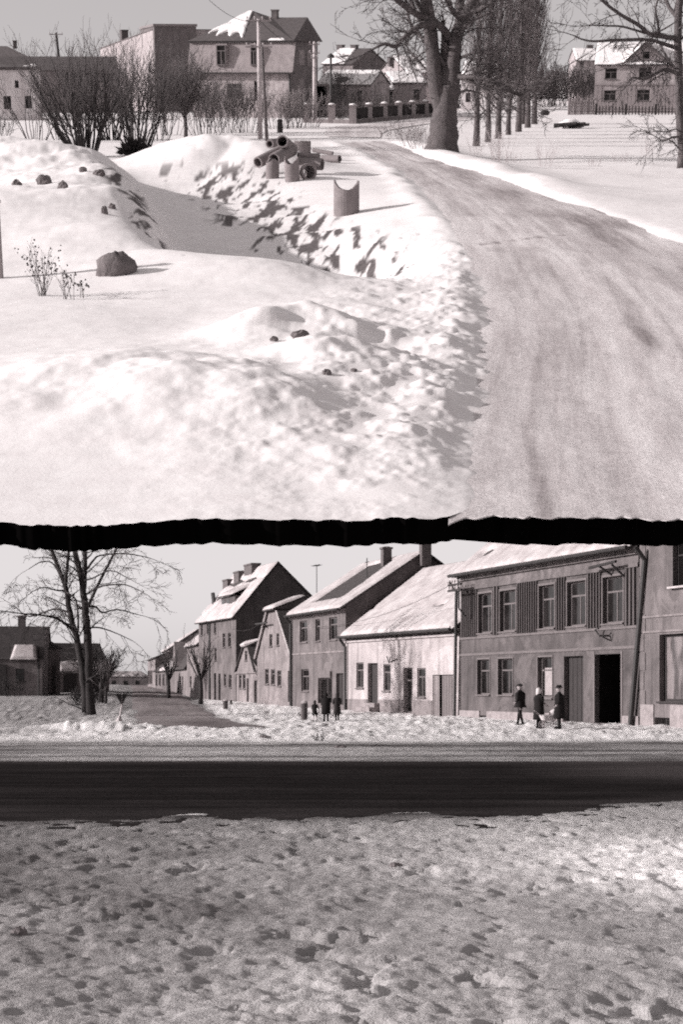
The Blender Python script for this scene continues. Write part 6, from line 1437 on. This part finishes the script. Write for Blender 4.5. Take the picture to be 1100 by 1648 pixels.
# ------------------------------------------------------------------ people
def skin_mesh(J, edges, root):
    me = bpy.data.meshes.new('sk'); me.from_pydata([tuple(p) for p, r in J], [], []) if False else me.from_pydata([tuple(p) for p, r in J], edges, [])
    o = bpy.data.objects.new('sk', me); COL.objects.link(o); m = o.modifiers.new('s', 'SKIN')
    for i, (p, r) in enumerate(J):
        v = me.skin_vertices[0].data[i]; v.radius = (r, r) if not hasattr(r, '__len__') else r; v.use_root = (i == root)
    sb = o.modifiers.new('b', 'SUBSURF'); sb.levels = 1; sb.render_levels = 1
    dg = bpy.context.evaluated_depsgraph_get(); dg.update(); out = bpy.data.meshes.new_from_object(o.evaluated_get(dg)); bpy.data.objects.remove(o); bpy.data.meshes.remove(me); return out
def person(label, base, H, face, step=.10, arms=((-.05, 0), (-.05, 0)), skirt=False, hat=None, coat_len=.30, scarf=None, legs='coat', coat='coat', wide=1.0, elbow=(.0, .0), lean=0.0):
    """face = heading in degrees (0 looks away from the viewer); step = half stride; arms = (forward, outward) hand offsets for both sides"""
    h = Matrix.Translation(base) @ Matrix.Rotation(R(face), 4, 'Z'); k = H; J = []; Ed = []
    def v(x, y, z, r, par=None):
        J.append((Vector((x * k, (y + lean * max(0, z - .5)) * k, z * k)), r * k if not hasattr(r, '__len__') else (r[0] * k, r[1] * k)))
        if par is not None: Ed.append((par, len(J) - 1))
        return len(J) - 1
    pv = v(0, 0, .53, .072 * wide); sp = v(0, .005, .63, .070 * wide, pv); ch = v(0, 0, .74, .078 * wide, sp); nb = v(0, .0, .825, .038, ch); nk = v(0, .008, .855, .032, nb); hd = v(0, .018, .90, .052, nk); hm = v(0, .015, .945, .056, hd); ht = v(0, .008, .982, .034, hm)
    v(0, .078, .915, .010, hd)
    for s in (-1, 1):
        hp = v(.052 * s, 0, .50, .060, pv); kn = v(.055 * s, step * s * .5 + .012, .28, .042, hp); an = v(.05 * s, step * s, .05, .030, kn); v(.055 * s, step * s + .075, .022, .024, an)
        fw, ow = arms[0 if s < 0 else 1]; el = elbow[0 if s < 0 else 1]
        sh = v(.108 * s * wide, 0, .79, .042, ch); eb = v((.128 + ow * .6) * s, -.015 + fw * .4, .635, .034, sh); wr = v((.120 + ow) * s, .02 + fw, .50 + el, .022, eb)
        d = Vector((0, .25 if el else .1, -1 if not el else -.2)).normalized(); pm_ = v(J[wr][0].x / k, J[wr][0].y / k + d.y * .03 - lean * max(0, .5 + el - .5), .50 + el + d.z * .03, (.020, .012), wr); p0 = J[pm_][0] / k
        for f, ln in ((-.016, .034), (-.006, .042), (.005, .040), (.015, .030)):
            a = v(p0.x + .2 * f, p0.y + f, p0.z + d.z * .02, .006, pm_) if False else len(J)
            q = v(p0.x + .004 * s, p0.y + f + d.y * .02, p0.z + d.z * .02, .0058, pm_); v(p0.x - .004 * s, p0.y + f + d.y * ln, p0.z + d.z * ln, .005, q)
        v(p0.x - .012 * s, p0.y + .022, p0.z - .004, .006, pm_)
    me = skin_mesh(J, Ed, 0); o = bpy.data.objects.new('person', me); COL.objects.link(o); o.matrix_world = h; tag(o, label, 'person')
    for m in (coat, 'skin', legs): me.materials.append(M[m])
    for p in me.polygons:
        c = p.center / k; hand = abs(c.x) > .075 and c.z < .51 + max(elbow) and c.z > .40 and abs(c.x) > .09
        p.material_index = 1 if (c.z > .858 or hand) else (2 if c.z < .30 else 0); p.use_smooth = True
    def ring(z, rx, ry, y=0.0, n=16): return [(rx * k * math.cos(6.2832 * i / n), (y + lean * max(0, z - .5)) * k + ry * k * math.sin(6.2832 * i / n), z * k) for i in range(n)]
    # coat body
    mb = MB(); w = wide; bot = coat_len; fl = 1.25 if skirt else 1.0
    mb.loft([ring(bot, .098 * w * fl, .085 * w * fl + step * .25), ring(bot + .004, .104 * w * fl, .09 * w * fl + step * .25), ring(.50, .098 * w, .078 * w), ring(.62, .092 * w, .072 * w), ring(.72, .108 * w, .078 * w), ring(.785, .112 * w, .068 * w), ring(.83, .055, .05, .004), ring(.855, .044, .042, .006)], cap=True)
    mb.build('coat', coat, o, smooth=True)
    for s in (-1, 1):
        q = MB(); y = step * s; q.lathe([(.034 * k, 0), (.038 * k, .012 * k), (.032 * k, .04 * k), (.030 * k, .075 * k)], (.05 * s * k, y * k, -.002), 10); q.blob((.053 * s * k, (y + .05) * k, .020 * k), .034 * k, 3, 8, .04, (.85, 1.9, .6)); q.build('shoe', 'void', o, smooth=True)
    # hair or head cover
    if hat == 'cap':
        q = MB(); q.loft([ring(.955, .062, .068, .014), ring(.975, .066, .072, .012), ring(.995, .055, .06, .008), ring(1.005, .02, .02, .008)]); q.slab(Vector((-.04, .07, .962)) * k, Vector((.04, .07, .962)) * k, Vector((.03, .115, .953)) * k, Vector((-.03, .115, .953)) * k, .008 * k); q.build('cap', 'coat', o, smooth=True)
    elif hat == 'hat':
        q = MB(); q.loft([ring(.955, .088, .095, .012), ring(.963, .092, .099, .012), ring(.968, .066, .07, .012), ring(1.01, .06, .062, .010), ring(1.025, .035, .04, .010)]); q.build('hat', 'coat', o, smooth=True)
    elif hat:
        q = MB(); q.loft([ring(.85, .060, .060, -.008), ring(.89, .064, .066, -.004), ring(.93, .066, .070, 0), ring(.965, .060, .066, -.002), ring(.99, .044, .048, -.004), ring(1.004, .012, .012, -.004)])
        q.blob((0, -.05 * k, .85 * k), .035 * k, 3, 8, .1, (1, .7, 1.3)); q.build('headscarf', hat, o, smooth=True)
    else:
        q = MB(); q.loft([ring(.90, .056, .05, -.012), ring(.94, .060, .060, -.006), ring(.97, .056, .060, 0), ring(.995, .038, .04, 0), ring(1.003, .012, .012, 0)]); q.build('hair', 'hair', o, smooth=True)
    return o
def at_feet(px, py, d):
    b = low_pt(px, py, .015); return b, LO.mpp(b.y)
b, k = at_feet(838, 1166, 77.0); person('man in a dark jacket and flat cap walking along the boarded house', b, 67 * k, 62, .085, ((.05, .02), (.06, .02)), hat='cap', coat_len=.44, elbow=(.06, .05), wide=1.55)
b, k = at_feet(868, 1172, 72.5); person('woman in a pale headscarf standing left of the pram', b, 66 * k, -70, .015, ((.10, 0), (.12, 0)), hat='cloth_pale', coat_len=.22, elbow=(.10, .08), coat='coat', legs='coat', skirt=False, wide=1.55)
b, k = at_feet(901, 1172, 72.0); person('man in a long dark coat and hat standing right of the pram', b, 69 * k, 80, .02, ((.03, .01), (.05, .01)), hat='hat', coat_len=.24, elbow=(.05, .04), wide=1.55)
b, k = at_feet(525, 1161, 88.0); person('walker in a dark coat holding the child by the hand', b, 47 * k, -12, .05, ((.02, .03), (.05, 0)), hat='coat', coat_len=.26, elbow=(-.02, .06), wide=1.6)
b, k = at_feet(543, 1161, 88.0); person('woman in a full knee length coat right beside the other walker', b, 46 * k, 12, .04, ((.04, .02), (.07, 0)), hat='coat_grey', coat_len=.26, skirt=True, elbow=(.03, .09), wide=1.15, coat='coat_grey')
b, k = at_feet(507, 1161, 88.0); person('small child with pale legs walking left of the two adults', b, 35 * k, -15, .10, ((.02, .01), (.05, .06)), hat='coat_grey', coat_len=.36, skirt=True, legs='cloth_pale', elbow=(0, .09), wide=1.05)
# pram between the standing pair
b, k = at_feet(884, 1172, 71.0); h = thing('pram', 'low pale pram on four spoked wheels between the standing woman and man', 'pram', TR(b) @ Matrix.Rotation(R(6), 4, 'Z'))
q = MB(); Lr = []
for z, l, w in ((.24, .17, .12), (.27, .25, .17), (.40, .31, .20), (.46, .32, .205), (.46, .30, .19), (.33, .26, .16)):
    Lr.append([(l * max(-1, min(1, 1.25 * math.cos(6.2832 * i / 20))), w * max(-1, min(1, 1.25 * math.sin(6.2832 * i / 20))), z) for i in range(20)])
q.loft(Lr, cap=True); q.build('body', 'cloth_pale', h, smooth=False)
q = MB()
for j in range(2): pass
q.loft([[(.30 - .30 * math.sin(a) * (1 - .0), .21 * math.cos(t), .44 + .26 * math.cos(a) * math.sin(t)) for t in [math.pi * i / 10 for i in range(11)]] for a in (-.0, .35, .7, 1.05)], cap=False, closed=False); q.build('hood', 'cloth_pale', h, smooth=True)
q = MB(); q.tube([(-.30, -.16, .42), (-.52, -.16, .60), (-.54, 0, .62), (-.52, .16, .60), (-.30, .16, .42)], .014, 6); q.build('handle', 'metal', h)
q = MB(); q.tube([(-.22, 0, .10), (-.15, 0, .25), (.15, 0, .25), (.22, 0, .10)], .016, 6); q.tube([(-.22, -.2, .115), (-.22, .2, .115)], .01, 5); q.tube([(.22, -.2, .115), (.22, .2, .115)], .01, 5); q.build('chassis', 'metal', h)
for x in (-.21, .21):
    for y in (-.19, .19):
        q = MB(); c = Vector((x, y, .118)); q.tube([c + Vector((.115 * math.cos(6.2832 * i / 18), 0, .115 * math.sin(6.2832 * i / 18))) for i in range(19)], .014, 6, cap=False)
        w_ = q.build('wheel', 'metal', h); s_ = MB(); s_.tube([c + Vector((0, -.02, 0)), c + Vector((0, .02, 0))], .022, 8)
        for i in range(8): s_.tube([c, c + Vector((.11 * math.cos(i * .785), 0, .11 * math.sin(i * .785)))], .005, 4)
        s_.build('spokes', 'pole_pale', w_)
